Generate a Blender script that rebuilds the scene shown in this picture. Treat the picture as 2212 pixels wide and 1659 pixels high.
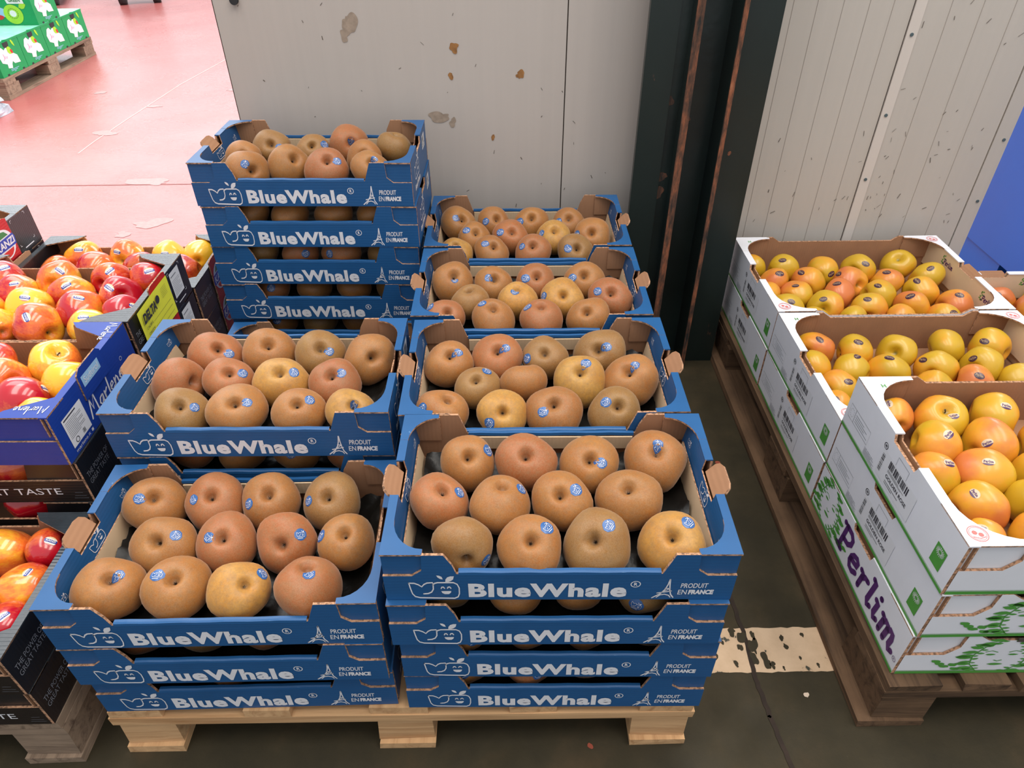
import bpy, math, random
from mathutils import Vector, Matrix, Quaternion
from mathutils.bvhtree import BVHTree

# ------------------------------------------------------------------ scene, camera, light
for _o in list(bpy.data.objects):
    bpy.data.objects.remove(_o)
scene = bpy.context.scene
COL = scene.collection

cam_d = bpy.data.cameras.new('camera')
cam_d.sensor_width = 36.0
cam_d.lens = 1506.36 * 36.0 / 2212.0
cam_d.clip_start = 0.02
cam = bpy.data.objects.new('camera', cam_d)
COL.objects.link(cam)
YAW, PITCH, ROLL = 0.0076, 0.6675, -0.0057
_f = Vector((math.sin(YAW) * math.cos(PITCH), math.cos(YAW) * math.cos(PITCH), -math.sin(PITCH)))
_r = Vector((math.cos(YAW), -math.sin(YAW), 0))
_u = _r.cross(_f)
_r2 = math.cos(ROLL) * _r + math.sin(ROLL) * _u
_u2 = -math.sin(ROLL) * _r + math.cos(ROLL) * _u
cam.matrix_world = Matrix(((_r2.x, _u2.x, -_f.x, 0.188), (_r2.y, _u2.y, -_f.y, -0.5912), (_r2.z, _u2.z, -_f.z, 1.3036), (0, 0, 0, 1)))
scene.camera = cam

world = bpy.data.worlds.new('hall_daylight')
scene.world = world
world.use_nodes = True
_bg = world.node_tree.nodes['Background']
_bg.inputs['Color'].default_value = (0.90, 0.95, 1.0, 1)
_bg.inputs['Strength'].default_value = 0.82

def skylight(name, loc, sx, sy, power, color, rot=(0, 0, 0)):
    d = bpy.data.lights.new(name, 'AREA')
    d.shape = 'RECTANGLE'
    d.size, d.size_y = sx, sy
    d.energy = power
    d.color = color
    o = bpy.data.objects.new(name, d)
    o.location = loc
    o.rotation_euler = rot
    COL.objects.link(o)
    return o

# roof lights over the stand, and the bright open hall behind the partition
skylight('roof_light', (-1.2, 0.9, 4.2), 0.8, 4.5, 85, (1.0, 0.96, 0.90))
skylight('roof_light', (0.5, 0.9, 4.2), 0.8, 4.5, 90, (1.0, 0.95, 0.88))
skylight('roof_light', (2.2, 0.6, 4.2), 0.9, 4.5, 120, (1.0, 0.94, 0.85))
skylight('hall_roof_light', (-3.0, 5.0, 5.5), 4.0, 5.0, 250, (1.0, 0.98, 0.97))
skylight('hall_gate_daylight', (4.5, 6.5, 2.6), 6.0, 4.0, 520, (0.97, 0.98, 1.0), (0, math.radians(90), 0))
skylight('hall_end_window', (-7.0, 12.5, 4.4), 10.0, 3.6, 440, (0.95, 0.97, 1.0), (math.radians(-90), 0, 0))

vs = scene.view_settings
vs.view_transform = 'Standard'
vs.look = 'None'
vs.gamma = 1.0
vs.use_curve_mapping = False
vs.exposure = 0.0

# ------------------------------------------------------------------ small helpers
def srgb(r, g, b):
    def c(v):
        v /= 255.0
        return v / 12.92 if v <= 0.04045 else ((v + 0.055) / 1.055) ** 2.4
    return (c(r), c(g), c(b))

def tag(o, label=None, cat=None, group=None, kind=None):
    if label: o['label'] = label
    if cat: o['category'] = cat
    if group: o['group'] = group
    if kind: o['kind'] = kind
    return o

def link(name, data, parent=None, loc=None, rotz=0.0):
    o = bpy.data.objects.new(name, data)
    COL.objects.link(o)
    if parent is not None: o.parent = parent
    if loc is not None: o.location = loc
    if rotz: o.rotation_euler = (0, 0, rotz)
    return o

# ------------------------------------------------------------------ materials
def _nt(name):
    m = bpy.data.materials.new(name)
    m.use_nodes = True
    nt = m.node_tree
    return m, nt, nt.nodes['Principled BSDF']

def N(nt, typ, **kw):
    n = nt.nodes.new(typ)
    for k, v in kw.items():
        if hasattr(n, k): setattr(n, k, v)
        else: n.inputs[k].default_value = v
    return n

def coords(nt, scale=(1, 1, 1), rot=(0, 0, 0)):
    tc = N(nt, 'ShaderNodeTexCoord')
    mp = N(nt, 'ShaderNodeMapping')
    mp.inputs['Scale'].default_value = scale
    mp.inputs['Rotation'].default_value = rot
    nt.links.new(tc.outputs['Object'], mp.inputs['Vector'])
    return mp.outputs['Vector']

def noise(nt, vec, scale, detail=4, rough=0.55, dist=0.0, w=None):
    n = N(nt, 'ShaderNodeTexNoise')
    if w is not None:
        n.noise_dimensions = '4D'
        nt.links.new(w, n.inputs['W'])
    n.inputs['Scale'].default_value = scale
    n.inputs['Detail'].default_value = detail
    n.inputs['Roughness'].default_value = rough
    n.inputs['Distortion'].default_value = dist
    nt.links.new(vec, n.inputs['Vector'])
    return n.outputs['Fac']

def ramp(nt, fac, stops):
    r = N(nt, 'ShaderNodeValToRGB')
    e = r.color_ramp.elements
    while len(e) > len(stops): e.remove(e[-1])
    while len(e) < len(stops): e.new(0.5)
    for i, (p, c) in enumerate(stops):
        e[i].position = p
        e[i].color = (c[0], c[1], c[2], 1) if not isinstance(c, float) else (c, c, c, 1)
    nt.links.new(fac, r.inputs['Fac'])
    return r.outputs['Color']

def mixc(nt, fac, a, b, blend='MIX'):
    m = N(nt, 'ShaderNodeMix')
    m.data_type = 'RGBA'
    m.blend_type = blend
    for sock, v in ((m.inputs[0], fac), (m.inputs[6], a), (m.inputs[7], b)):
        if hasattr(v, 'is_linked') or hasattr(v, 'links'): nt.links.new(v, sock)
        elif isinstance(v, (float, int)): sock.default_value = v
        else: sock.default_value = (v[0], v[1], v[2], 1)
    return m.outputs[2]

def math_(nt, op, a, b=None, c=None):
    m = N(nt, 'ShaderNodeMath')
    m.operation = op
    for i, v in enumerate((a, b, c)):
        if v is None: continue
        if isinstance(v, (float, int)): m.inputs[i].default_value = v
        else: nt.links.new(v, m.inputs[i])
    return m.outputs[0]

def bump(nt, bsdf, h, strength, dist=0.002):
    b = N(nt, 'ShaderNodeBump')
    b.inputs['Strength'].default_value = strength
    b.inputs['Distance'].default_value = dist
    nt.links.new(h, b.inputs['Height'])
    nt.links.new(b.outputs['Normal'], bsdf.inputs['Normal'])

def sc(c, k): return tuple(min(1.0, v * k) for v in c)

def M(name, col, rough=0.5, var=0.12, scale=14.0, stretch=(1, 1, 1), bmp=0.0, bscale=120.0, coat=0.0, metal=0.0, spec=0.5, worn=None):
    m, nt, b = _nt(name)
    v = coords(nt, stretch)
    c = ramp(nt, noise(nt, v, scale), [(0.3, sc(col, 1 - var)), (0.7, sc(col, 1 + var))])
    if worn:
        w = noise(nt, coords(nt, (3, 3, 30)), 6.0, 6, 0.7)
        wm = ramp(nt, w, [(0.66, 0.0), (0.74, 1.0)])
        c = mixc(nt, math_(nt, 'MULTIPLY', wm, worn[1]), c, worn[0])
    nt.links.new(c, b.inputs['Base Color'])
    b.inputs['Roughness'].default_value = rough
    b.inputs['Metallic'].default_value = metal
    b.inputs['Specular IOR Level'].default_value = spec
    b.inputs['Coat Weight'].default_value = coat
    b.inputs['Coat Roughness'].default_value = 0.08
    if bmp: bump(nt, b, noise(nt, v, bscale, 3), bmp)
    return m

def card(name, col, rough=0.45, flute=(0, 0, 1), var=0.06, worn=None, spec=0.4, fl=0.12):
    """printed or plain corrugated board: faint flute lines and grain"""
    m, nt, b = _nt(name)
    c = ramp(nt, noise(nt, coords(nt), 22.0, 5), [(0.3, sc(col, 1 - var)), (0.7, sc(col, 1 + var))])
    if worn:
        w = noise(nt, coords(nt, (2.2, 2.2, 26)), 7.0, 6, 0.75)
        wm = ramp(nt, w, [(0.685, 0.0), (0.75, 1.0)])
        c = mixc(nt, math_(nt, 'MULTIPLY', wm, worn[1]), c, worn[0])
    nt.links.new(c, b.inputs['Base Color'])
    b.inputs['Roughness'].default_value = rough
    b.inputs['Specular IOR Level'].default_value = spec
    wv = N(nt, 'ShaderNodeTexWave')
    wv.wave_type = 'BANDS'
    wv.bands_direction = 'X' if flute[0] else ('Y' if flute[1] else 'Z')
    wv.inputs['Scale'].default_value = 46.0
    wv.inputs['Distortion'].default_value = 1.5
    nt.links.new(coords(nt), wv.inputs['Vector'])
    bump(nt, b, wv.outputs['Fac'], fl, 0.0015)
    return m

def edge_mat(name, col):
    """cut corrugated edge: dark flute holes between pale liners"""
    m, nt, b = _nt(name)
    v = coords(nt)
    n = noise(nt, v, 190.0, 2, 0.6)
    nt.links.new(ramp(nt, n, [(0.38, sc(col, 0.35)), (0.55, col), (0.8, sc(col, 1.25))]), b.inputs['Base Color'])
    b.inputs['Roughness'].default_value = 0.9
    bump(nt, b, n, 0.6, 0.002)
    return m

def wood(name, light, dark, along='y', dirt=0.0):
    m, nt, b = _nt(name)
    st = {'x': (1.2, 22, 22), 'y': (22, 1.2, 22), 'z': (22, 22, 1.2)}[along]
    v = coords(nt, st)
    n1 = noise(nt, v, 2.2, 7, 0.62, 0.6)
    c = ramp(nt, n1, [(0.28, dark), (0.5, light), (0.75, sc(light, 1.18))])
    n2 = noise(nt, coords(nt), 5.0, 5, 0.6)
    c = mixc(nt, math_(nt, 'MULTIPLY', ramp(nt, n2, [(0.4, 0.0), (0.7, 1.0)]), dirt), c, sc(dark, 0.45))
    nt.links.new(c, b.inputs['Base Color'])
    b.inputs['Roughness'].default_value = 0.8
    b.inputs['Specular IOR Level'].default_value = 0.25
    bump(nt, b, n1, 0.5, 0.004)
    return m

BLUE = srgb(32, 85, 136)
MAT = {}
MAT['blue'] = card('blue_print_card', BLUE, 0.42, (0, 0, 1), 0.05, worn=(srgb(140, 175, 205), 0.5), fl=0.05)
MAT['kraft'] = card('brown_kraft_card', srgb(158, 116, 86), 0.85, (1, 0, 0), 0.06)
MAT['kraft_lite'] = card('pale_kraft_card', srgb(214, 186, 152), 0.8, (1, 0, 0), 0.05)
MAT['edge'] = edge_mat('corrugated_cut_edge', srgb(186, 140, 108))
MAT['white_ink'] = M('white_ink', srgb(226, 224, 228), 0.5, 0.04, 60)
MAT['film'] = M('black_plastic_film', (0.008, 0.007, 0.006), 0.34, 0.3, 20, bmp=0.6, bscale=45, spec=0.3)
MAT['black_card'] = card('black_print_card', (0.010, 0.010, 0.013), 0.33, (0, 1, 0), 0.2, spec=0.6)
MAT['sky_tint_rim'] = card('black_glossy_sky_tint_rim', (0.030, 0.038, 0.046), 0.24, (0, 1, 0), 0.2, spec=0.9)  # lighter bluish base stands in for sky reflected in the black rim
MAT['brown_black'] = card('dark_brown_print_card', (0.016, 0.011, 0.010), 0.4, (0, 0, 1), 0.2)
MAT['red_card'] = card('red_print_card', srgb(190, 32, 38), 0.45)
MAT['royal'] = card('royal_blue_card', srgb(26, 60, 150), 0.38, (0, 0, 1), 0.06, worn=(srgb(120, 140, 210), 0.25), fl=0.05)
MAT['white_card'] = card('white_card', srgb(226, 226, 232), 0.5, (0, 1, 0), 0.02, fl=0.025)
MAT['cream_card'] = card('cream_card', srgb(224, 200, 168), 0.6, (0, 0, 1), 0.03, fl=0.03)
MAT['green_ink'] = M('green_ink', srgb(78, 150, 62), 0.5, 0.05, 40)
MAT['purple_ink'] = M('purple_ink', srgb(82, 38, 104), 0.5, 0.05, 40)
MAT['dark_ink'] = M('dark_ink', srgb(52, 50, 58), 0.5, 0.05, 40)
MAT['grey_ink'] = M('grey_ink', srgb(128, 130, 138), 0.5, 0.05, 40)
MAT['red_ink'] = M('red_stamp_ink', srgb(214, 110, 104), 0.6, 0.08, 40)
MAT['paper'] = M('white_label_paper', srgb(222, 222, 226), 0.5, 0.02, 30)
MAT['yellow_label'] = M('yellow_label_paper', srgb(238, 236, 70), 0.45, 0.03, 20)
MAT['emblem_blue'] = M('emblem_blue', srgb(28, 62, 168), 0.4, 0.05, 30)
MAT['emblem_red'] = M('emblem_red', srgb(205, 40, 44), 0.4, 0.05, 30)
MAT['emblem_green'] = M('emblem_green', srgb(40, 120, 60), 0.4, 0.05, 30)
MAT['pale_blue'] = M('pale_blue_ink', srgb(150, 190, 225), 0.45, 0.05, 30)
MAT['new_wood_x'] = wood('fresh_pine_x', srgb(206, 164, 120), srgb(170, 124, 82), 'x', 0.1)
MAT['new_wood_y'] = wood('fresh_pine_y', srgb(206, 164, 120), srgb(170, 124, 82), 'y', 0.1)
MAT['old_wood_x'] = wood('weathered_wood_x', srgb(106, 81, 60), srgb(58, 43, 33), 'x', 0.55)
MAT['old_wood_y'] = wood('weathered_wood_y', srgb(106, 81, 60), srgb(58, 43, 33), 'y', 0.55)
MAT['grey_wood_x'] = wood('grey_wood_x', srgb(150, 128, 108), srgb(96, 78, 66), 'x', 0.4)
MAT['grey_wood_y'] = wood('grey_wood_y', srgb(150, 128, 108), srgb(96, 78, 66), 'y', 0.4)
MAT['kiwi_green'] = card('green_print_card', srgb(18, 150, 86), 0.4, (0, 0, 1), 0.05)
MAT['kiwi_lid'] = card('pale_green_lid', srgb(150, 225, 200), 0.35, (0, 0, 1), 0.12)
MAT['lime'] = M('lime_ink', srgb(160, 210, 50), 0.45, 0.06, 30)
MAT['steel_green'] = M('dark_green_paint', srgb(24, 34, 32), 0.32, 0.35, 6, bmp=0.25, bscale=40)
MAT['rubber'] = M('black_rubber', (0.02, 0.02, 0.022), 0.6, 0.2, 30)
MAT['steel_grey'] = M('grey_painted_steel', srgb(90, 105, 110), 0.4, 0.1, 20, metal=0.3)
MAT['bin_blue'] = M('blue_plastic', srgb(10, 92, 180), 0.36, 0.06, 3, bmp=0.05, bscale=60)
MAT['dirt'] = M('dark_scuff', srgb(105, 95, 85), 0.8, 0.2, 60)
MAT['rust_stain'] = M('rust_stain', srgb(150, 104, 58), 0.8, 0.35, 70)
MAT['soft_stain'] = M('brown_smear', srgb(158, 140, 124), 0.8, 0.2, 70)
MAT['stem'] = M('fruit_stem', srgb(58, 40, 26), 0.8, 0.3, 20)
MAT['seam'] = M('dark_joint', srgb(70, 60, 54), 0.9, 0.2, 20)
MAT['clear_film'] = M('crumpled_clear_film', srgb(180, 186, 196), 0.15, 0.4, 20, bmp=0.8, bscale=30)

def rust_paint():
    m, nt, b = _nt('rusted_edge')
    v = coords(nt, (1, 1, 0.25))
    n = noise(nt, v, 42.0, 6, 0.7)
    c = ramp(nt, n, [(0.36, srgb(30, 32, 30)), (0.5, srgb(92, 60, 44)), (0.64, srgb(150, 88, 58)), (0.8, srgb(186, 128, 96))])
    nt.links.new(c, b.inputs['Base Color'])
    b.inputs['Roughness'].default_value = 0.75
    bump(nt, b, n, 0.5, 0.003)
    return m
MAT['rust'] = rust_paint()

def chipped_green():
    m, nt, b = _nt('chipped_green_paint')
    n = noise(nt, coords(nt, (1, 1, 0.5)), 16.0, 8, 0.7)
    c = ramp(nt, n, [(0.0, srgb(22, 32, 30)), (0.66, srgb(27, 37, 34)), (0.71, srgb(96, 64, 50)), (0.78, srgb(120, 120, 112))])
    nt.links.new(c, b.inputs['Base Color'])
    b.inputs['Roughness'].default_value = 0.34
    bump(nt, b, n, 0.2, 0.002)
    return m
MAT['chipped'] = chipped_green()

def wall_paint(name, col, streak=0.10):
    m, nt, b = _nt(name)
    v = coords(nt, (26, 1, 0.6))
    n = noise(nt, v, 1.6, 5, 0.6)
    c = ramp(nt, n, [(0.3, sc(col, 1 - streak)), (0.65, sc(col, 1 + streak * 0.4))])
    s = noise(nt, coords(nt, (1, 1, 1)), 46.0, 6, 0.8)
    c = mixc(nt, ramp(nt, s, [(0.72, 0.0), (0.80, 0.55)]), c, srgb(120, 110, 100))
    d = noise(nt, coords(nt, (1, 1, 1)), 2.6, 4, 0.6)
    c = mixc(nt, math_(nt, 'MULTIPLY', d, 0.22), c, sc(col, 0.72))
    nt.links.new(c, b.inputs['Base Color'])
    b.inputs['Roughness'].default_value = 0.42
    bump(nt, b, noise(nt, coords(nt), 30.0, 3), 0.06, 0.003)
    return m
MAT['wall'] = wall_paint('off_white_panel_paint', srgb(192, 182, 174), 0.03)
MAT['wall_r'] = wall_paint('grey_white_panel_paint', srgb(194, 186, 177), 0.03)
MAT['batten'] = wall_paint('white_batten_paint', srgb(214, 204, 195), 0.03)

def floor_green():
    m, nt, b = _nt('dark_green_concrete')
    n = noise(nt, coords(nt), 5.0, 7, 0.65)
    c = ramp(nt, n, [(0.3, srgb(44, 40, 29)), (0.55, srgb(58, 51, 36)), (0.75, srgb(76, 62, 44))])
    s = noise(nt, coords(nt), 85.0, 5, 0.8)
    c = mixc(nt, ramp(nt, s, [(0.70, 0.0), (0.78, 0.7)]), c, srgb(128, 116, 100))
    nt.links.new(c, b.inputs['Base Color'])
    r = ramp(nt, noise(nt, coords(nt), 9.0, 5), [(0.3, 0.5), (0.7, 0.8)])
    nt.links.new(r, b.inputs['Roughness'])
    b.inputs['Specular IOR Level'].default_value = 0.2
    bump(nt, b, s, 0.25, 0.002)
    return m
MAT['floor'] = floor_green()

def floor_red():
    m, nt, b = _nt('red_painted_concrete')
    n = noise(nt, coords(nt), 1.1, 6, 0.6)
    c = ramp(nt, n, [(0.3, srgb(186, 100, 96)), (0.6, srgb(194, 116, 112)), (0.8, srgb(190, 128, 124))])
    s = noise(nt, coords(nt, (1.0, 3.2, 1)), 2.4, 8, 0.72)
    c = mixc(nt, ramp(nt, s, [(0.68, 0.0), (0.74, 0.35)]), c, srgb(160, 140, 140))
    w = noise(nt, coords(nt, (1.2, 7.0, 1)), 9.0, 6, 0.75)
    c = mixc(nt, ramp(nt, w, [(0.70, 0.0), (0.76, 0.7)]), c, srgb(245, 215, 205))
    nt.links.new(c, b.inputs['Base Color'])
    r = ramp(nt, noise(nt, coords(nt), 2.0, 5), [(0.3, 0.18), (0.7, 0.34)])
    nt.links.new(r, b.inputs['Roughness'])
    bump(nt, b, noise(nt, coords(nt, (1, 2, 1)), 26.0, 5, 0.7), 0.22, 0.01)
    return m
MAT['floor_red'] = floor_red()

def stripe_paint():
    m, nt, b = _nt('worn_cream_paint')
    n = noise(nt, coords(nt), 20.0, 7, 0.6)
    n2 = noise(nt, coords(nt), 4.5, 3, 0.5)
    mask = math_(nt, 'ADD', n, math_(nt, 'MULTIPLY', n2, 0.55))
    c = ramp(nt, mask, [(0.645, srgb(56, 54, 42)), (0.665, srgb(194, 164, 132)), (0.95, srgb(208, 178, 146))])
    nt.links.new(c, b.inputs['Base Color'])
    b.inputs['Roughness'].default_value = 0.6
    return m
MAT['stripe'] = stripe_paint()

# fruit skins: object colour carries each fruit's own tint / blush
def russet_skin():
    m, nt, b = _nt('russet_skin')
    oi = N(nt, 'ShaderNodeObjectInfo')
    v = coords(nt)
    w_ = math_(nt, 'MULTIPLY', oi.outputs['Random'], 40.0)
    n = noise(nt, v, 1.3, 5, 0.6, 0.3, w_)
    n2 = noise(nt, v, 7.0, 7, 0.72, 0.2, w_)
    tint = oi.outputs['Color']
    c = mixc(nt, ramp(nt, n, [(0.36, 0.0), (0.64, 1.0)]), tint, (0.88, 0.72, 0.42), 'MULTIPLY')
    c = mixc(nt, ramp(nt, n2, [(0.36, 0.50), (0.60, 0.0)]), c, (0.20, 0.115, 0.05))
    n4 = noise(nt, v, 30.0, 4, 0.7, 0.0, w_)
    c = mixc(nt, ramp(nt, n4, [(0.40, 0.22), (0.60, 0.0)]), c, (0.46, 0.30, 0.16))
    n3 = noise(nt, v, 60.0, 3, 0.6)
    c = mixc(nt, ramp(nt, n3, [(0.66, 0.0), (0.74, 0.35)]), c, (0.16, 0.08, 0.03))
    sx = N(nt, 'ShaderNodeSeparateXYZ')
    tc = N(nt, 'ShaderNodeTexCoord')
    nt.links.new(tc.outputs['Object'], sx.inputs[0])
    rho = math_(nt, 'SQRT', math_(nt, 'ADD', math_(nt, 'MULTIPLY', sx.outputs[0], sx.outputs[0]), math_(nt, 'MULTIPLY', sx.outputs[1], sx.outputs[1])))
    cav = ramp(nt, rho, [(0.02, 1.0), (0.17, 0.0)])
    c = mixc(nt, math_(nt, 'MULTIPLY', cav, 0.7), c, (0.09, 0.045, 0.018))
    nt.links.new(c, b.inputs['Base Color'])
    b.inputs['Roughness'].default_value = 0.46
    b.inputs['Specular IOR Level'].default_value = 0.38
    b.inputs['Sheen Weight'].default_value = 0.25
    b.inputs['Sheen Roughness'].default_value = 0.4
    b.inputs['Sheen Tint'].default_value = (1.0, 0.86, 0.74, 1)
    bump(nt, b, noise(nt, v, 55.0, 3), 0.08, 0.01)
    return m
MAT['russet'] = russet_skin()

def blush_skin(name, ground, mid, blush, streak, rough, coat, dots):
    m, nt, b = _nt(name)
    oi = N(nt, 'ShaderNodeObjectInfo')
    so = N(nt, 'ShaderNodeSeparateColor')
    nt.links.new(oi.outputs['Color'], so.inputs[0])
    amt = so.outputs[0]
    tc = N(nt, 'ShaderNodeTexCoord')
    sx = N(nt, 'ShaderNodeSeparateXYZ')
    nt.links.new(tc.outputs['Object'], sx.inputs[0])
    w_ = math_(nt, 'MULTIPLY', oi.outputs['Random'], 40.0)
    n = noise(nt, coords(nt), 1.5, 4, 0.55, 0.0, w_)
    st = noise(nt, coords(nt, (7, 7, 1.0)), 1.6, 5, 0.65, 0.0, w_)
    fld = math_(nt, 'ADD', math_(nt, 'MULTIPLY', sx.outputs[0], 0.30), math_(nt, 'ADD', math_(nt, 'MULTIPLY', n, 0.75), math_(nt, 'MULTIPLY', st, streak)))
    thr = math_(nt, 'SUBTRACT', 1.02 + streak * 0.5, math_(nt, 'MULTIPLY', amt, 1.05))
    d = math_(nt, 'SUBTRACT', fld, thr)
    k = math_(nt, 'ADD', math_(nt, 'MULTIPLY', d, 1.7), 0.5)
    k.node.use_clamp = True
    c = ramp(nt, k, [(0.0, ground), (0.45, mid), (1.0, blush)])
    if dots:
        dn = noise(nt, coords(nt), 26.0, 2, 0.4)
        c = mixc(nt, ramp(nt, dn, [(0.72, 0.0), (0.76, 0.5)]), c, (0.25, 0.12, 0.03))
    rho = math_(nt, 'SQRT', math_(nt, 'ADD', math_(nt, 'MULTIPLY', sx.outputs[0], sx.outputs[0]), math_(nt, 'MULTIPLY', sx.outputs[1], sx.outputs[1])))
    cav = ramp(nt, rho, [(0.03, 1.0), (0.16, 0.0)])
    c = mixc(nt, math_(nt, 'MULTIPLY', cav, 0.75), c, (0.10, 0.10, 0.02))
    nt.links.new(c, b.inputs['Base Color'])
    b.inputs['Roughness'].default_value = rough
    b.inputs['Coat Weight'].default_value = coat
    b.inputs['Coat Roughness'].default_value = 0.06
    return m
MAT['golden'] = blush_skin('golden_apple_skin', srgb(198, 158, 36), srgb(218, 150, 40), srgb(204, 114, 58), 0.10, 0.34, 0.12, True)
MAT['redapple'] = blush_skin('red_apple_skin', srgb(250, 190, 50), srgb(238, 120, 44), srgb(184, 18, 36), 0.45, 0.22, 0.7, False)

def sticker_mat(name, kind):
    m, nt, b = _nt(name)
    uv = N(nt, 'ShaderNodeUVMap')
    sx = N(nt, 'ShaderNodeSeparateXYZ')
    nt.links.new(uv.outputs[0], sx.inputs[0])
    v = sx.outputs[1]
    if kind == 'whale':
        c = ramp(nt, v, [(0.0, srgb(48, 90, 148)), (1.0, srgb(54, 98, 156))])
    elif kind == 'kanzi':
        r = N(nt, 'ShaderNodeValToRGB')
        r.color_ramp.interpolation = 'CONSTANT'
        e = r.color_ramp.elements
        cols = [(0.0, srgb(214, 120, 110)), (0.16, srgb(238, 228, 214)), (0.30, srgb(40, 62, 150)), (0.66, srgb(238, 228, 214)), (0.82, srgb(230, 200, 150))]
        while len(e) < len(cols): e.new(0.5)
        for i, (p, cc) in enumerate(cols):
            e[i].position = p; e[i].color = (cc[0], cc[1], cc[2], 1)
        nt.links.new(v, r.inputs['Fac'])
        c = r.outputs['Color']
    else:
        r = N(nt, 'ShaderNodeValToRGB')
        r.color_ramp.interpolation = 'CONSTANT'
        e = r.color_ramp.elements
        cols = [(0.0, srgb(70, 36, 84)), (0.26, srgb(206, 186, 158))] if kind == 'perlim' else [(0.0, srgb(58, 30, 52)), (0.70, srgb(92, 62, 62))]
        while len(e) < len(cols): e.new(0.5)
        for i, (p, cc) in enumerate(cols):
            e[i].position = p; e[i].color = (cc[0], cc[1], cc[2], 1)
        nt.links.new(v, r.inputs['Fac'])
        c = r.outputs['Color']
    nt.links.new(c, b.inputs['Base Color'])
    b.inputs['Roughness'].default_value = 0.28
    return m
MAT['st_whale'] = sticker_mat('blue_fruit_sticker', 'whale')
MAT['st_kanzi'] = sticker_mat('banded_fruit_sticker', 'kanzi')
MAT['st_perlim'] = sticker_mat('purple_fruit_sticker', 'perlim')
MAT['st_dark'] = sticker_mat('dark_fruit_sticker', 'dark')
MAT['beige_ink'] = M('beige_sticker_ink', srgb(176, 150, 120), 0.35, 0.05, 40)

# ------------------------------------------------------------------ mesh builder
X, Y, Z = Vector((1, 0, 0)), Vector((0, 1, 0)), Vector((0, 0, 1))

class MB:
    def __init__(self):
        self.v, self.f, self.mi, self.sm, self.mats, self.uv = [], [], [], [], [], None
    def slot(self, m):
        if m not in self.mats: self.mats.append(m)
        return self.mats.index(m)
    def face(self, pts, m, smooth=False):
        i = len(self.v)
        self.v += [tuple(p) for p in pts]
        self.f.append(tuple(range(i, i + len(pts))))
        self.mi.append(self.slot(m)); self.sm.append(smooth)
    def box(self, x0, y0, z0, x1, y1, z1, m):
        p = [(x0, y0, z0), (x1, y0, z0), (x1, y1, z0), (x0, y1, z0), (x0, y0, z1), (x1, y0, z1), (x1, y1, z1), (x0, y1, z1)]
        i = len(self.v); self.v += p; s = self.slot(m)
        for q in ((0, 3, 2, 1), (4, 5, 6, 7), (0, 1, 5, 4), (1, 2, 6, 5), (2, 3, 7, 6), (3, 0, 4, 7)):
            self.f.append(tuple(i + k for k in q)); self.mi.append(s); self.sm.append(False)
        return self
    def rough_box(self, x0, y0, z0, x1, y1, z1, m, rnd, j=0.004):
        i = len(self.v)
        self.box(x0, y0, z0, x1, y1, z1, m)
        for k in range(i, i + 8):
            a = self.v[k]
            self.v[k] = (a[0] + rnd.uniform(-j, j), a[1] + rnd.uniform(-j, j), a[2] + (rnd.uniform(-j, 0) * 0.5 if k >= i + 4 else 0))
        return self
    def ext(self, poly, O, U, V, T, mf, mb, me):
        """polygon panel: front face normal U x V, thickness vector T goes away from the front"""
        n = len(poly); i = len(self.v)
        O = Vector(O); T = Vector(T)
        P = [O + U * a + V * b for a, b in poly]
        self.v += [tuple(p) for p in P] + [tuple(p + T) for p in P]
        self.f.append(tuple(range(i, i + n))); self.mi.append(self.slot(mf)); self.sm.append(False)
        self.f.append(tuple(range(i + 2 * n - 1, i + n - 1, -1))); self.mi.append(self.slot(mb)); self.sm.append(False)
        s = self.slot(me)
        for k in range(n):
            a, b = k, (k + 1) % n
            self.f.append((i + b, i + a, i + n + a, i + n + b)); self.mi.append(s); self.sm.append(False)
        return self
    def cyl(self, p, axis, r, h, m, seg=20, r2=None, cap=True, smooth=True):
        axis = Vector(axis).normalized()
        a = axis.orthogonal().normalized(); b = axis.cross(a)
        p = Vector(p); r2 = r if r2 is None else r2
        i = len(self.v); s = self.slot(m)
        for k in range(seg):
            t = 2 * math.pi * k / seg
            d = a * math.cos(t) + b * math.sin(t)
            self.v.append(tuple(p + d * r)); self.v.append(tuple(p + axis * h + d * r2))
        for k in range(seg):
            j = (k + 1) % seg
            self.f.append((i + 2 * k, i + 2 * j, i + 2 * j + 1, i + 2 * k + 1)); self.mi.append(s); self.sm.append(smooth)
        if cap:
            self.f.append(tuple(i + 2 * k for k in reversed(range(seg)))); self.mi.append(s); self.sm.append(False)
            self.f.append(tuple(i + 2 * k + 1 for k in range(seg))); self.mi.append(s); self.sm.append(False)
        return self
    def mesh(self, name):
        me = bpy.data.meshes.new(name)
        me.from_pydata(self.v, [], self.f)
        for m in self.mats: me.materials.append(MAT[m])
        me.polygons.foreach_set('material_index', self.mi)
        me.polygons.foreach_set('use_smooth', self.sm)
        me.update()
        return me
    def build(self, name, parent=None, loc=None, rotz=0.0):
        return link(name, self.mesh(name), parent, loc, rotz)

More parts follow.
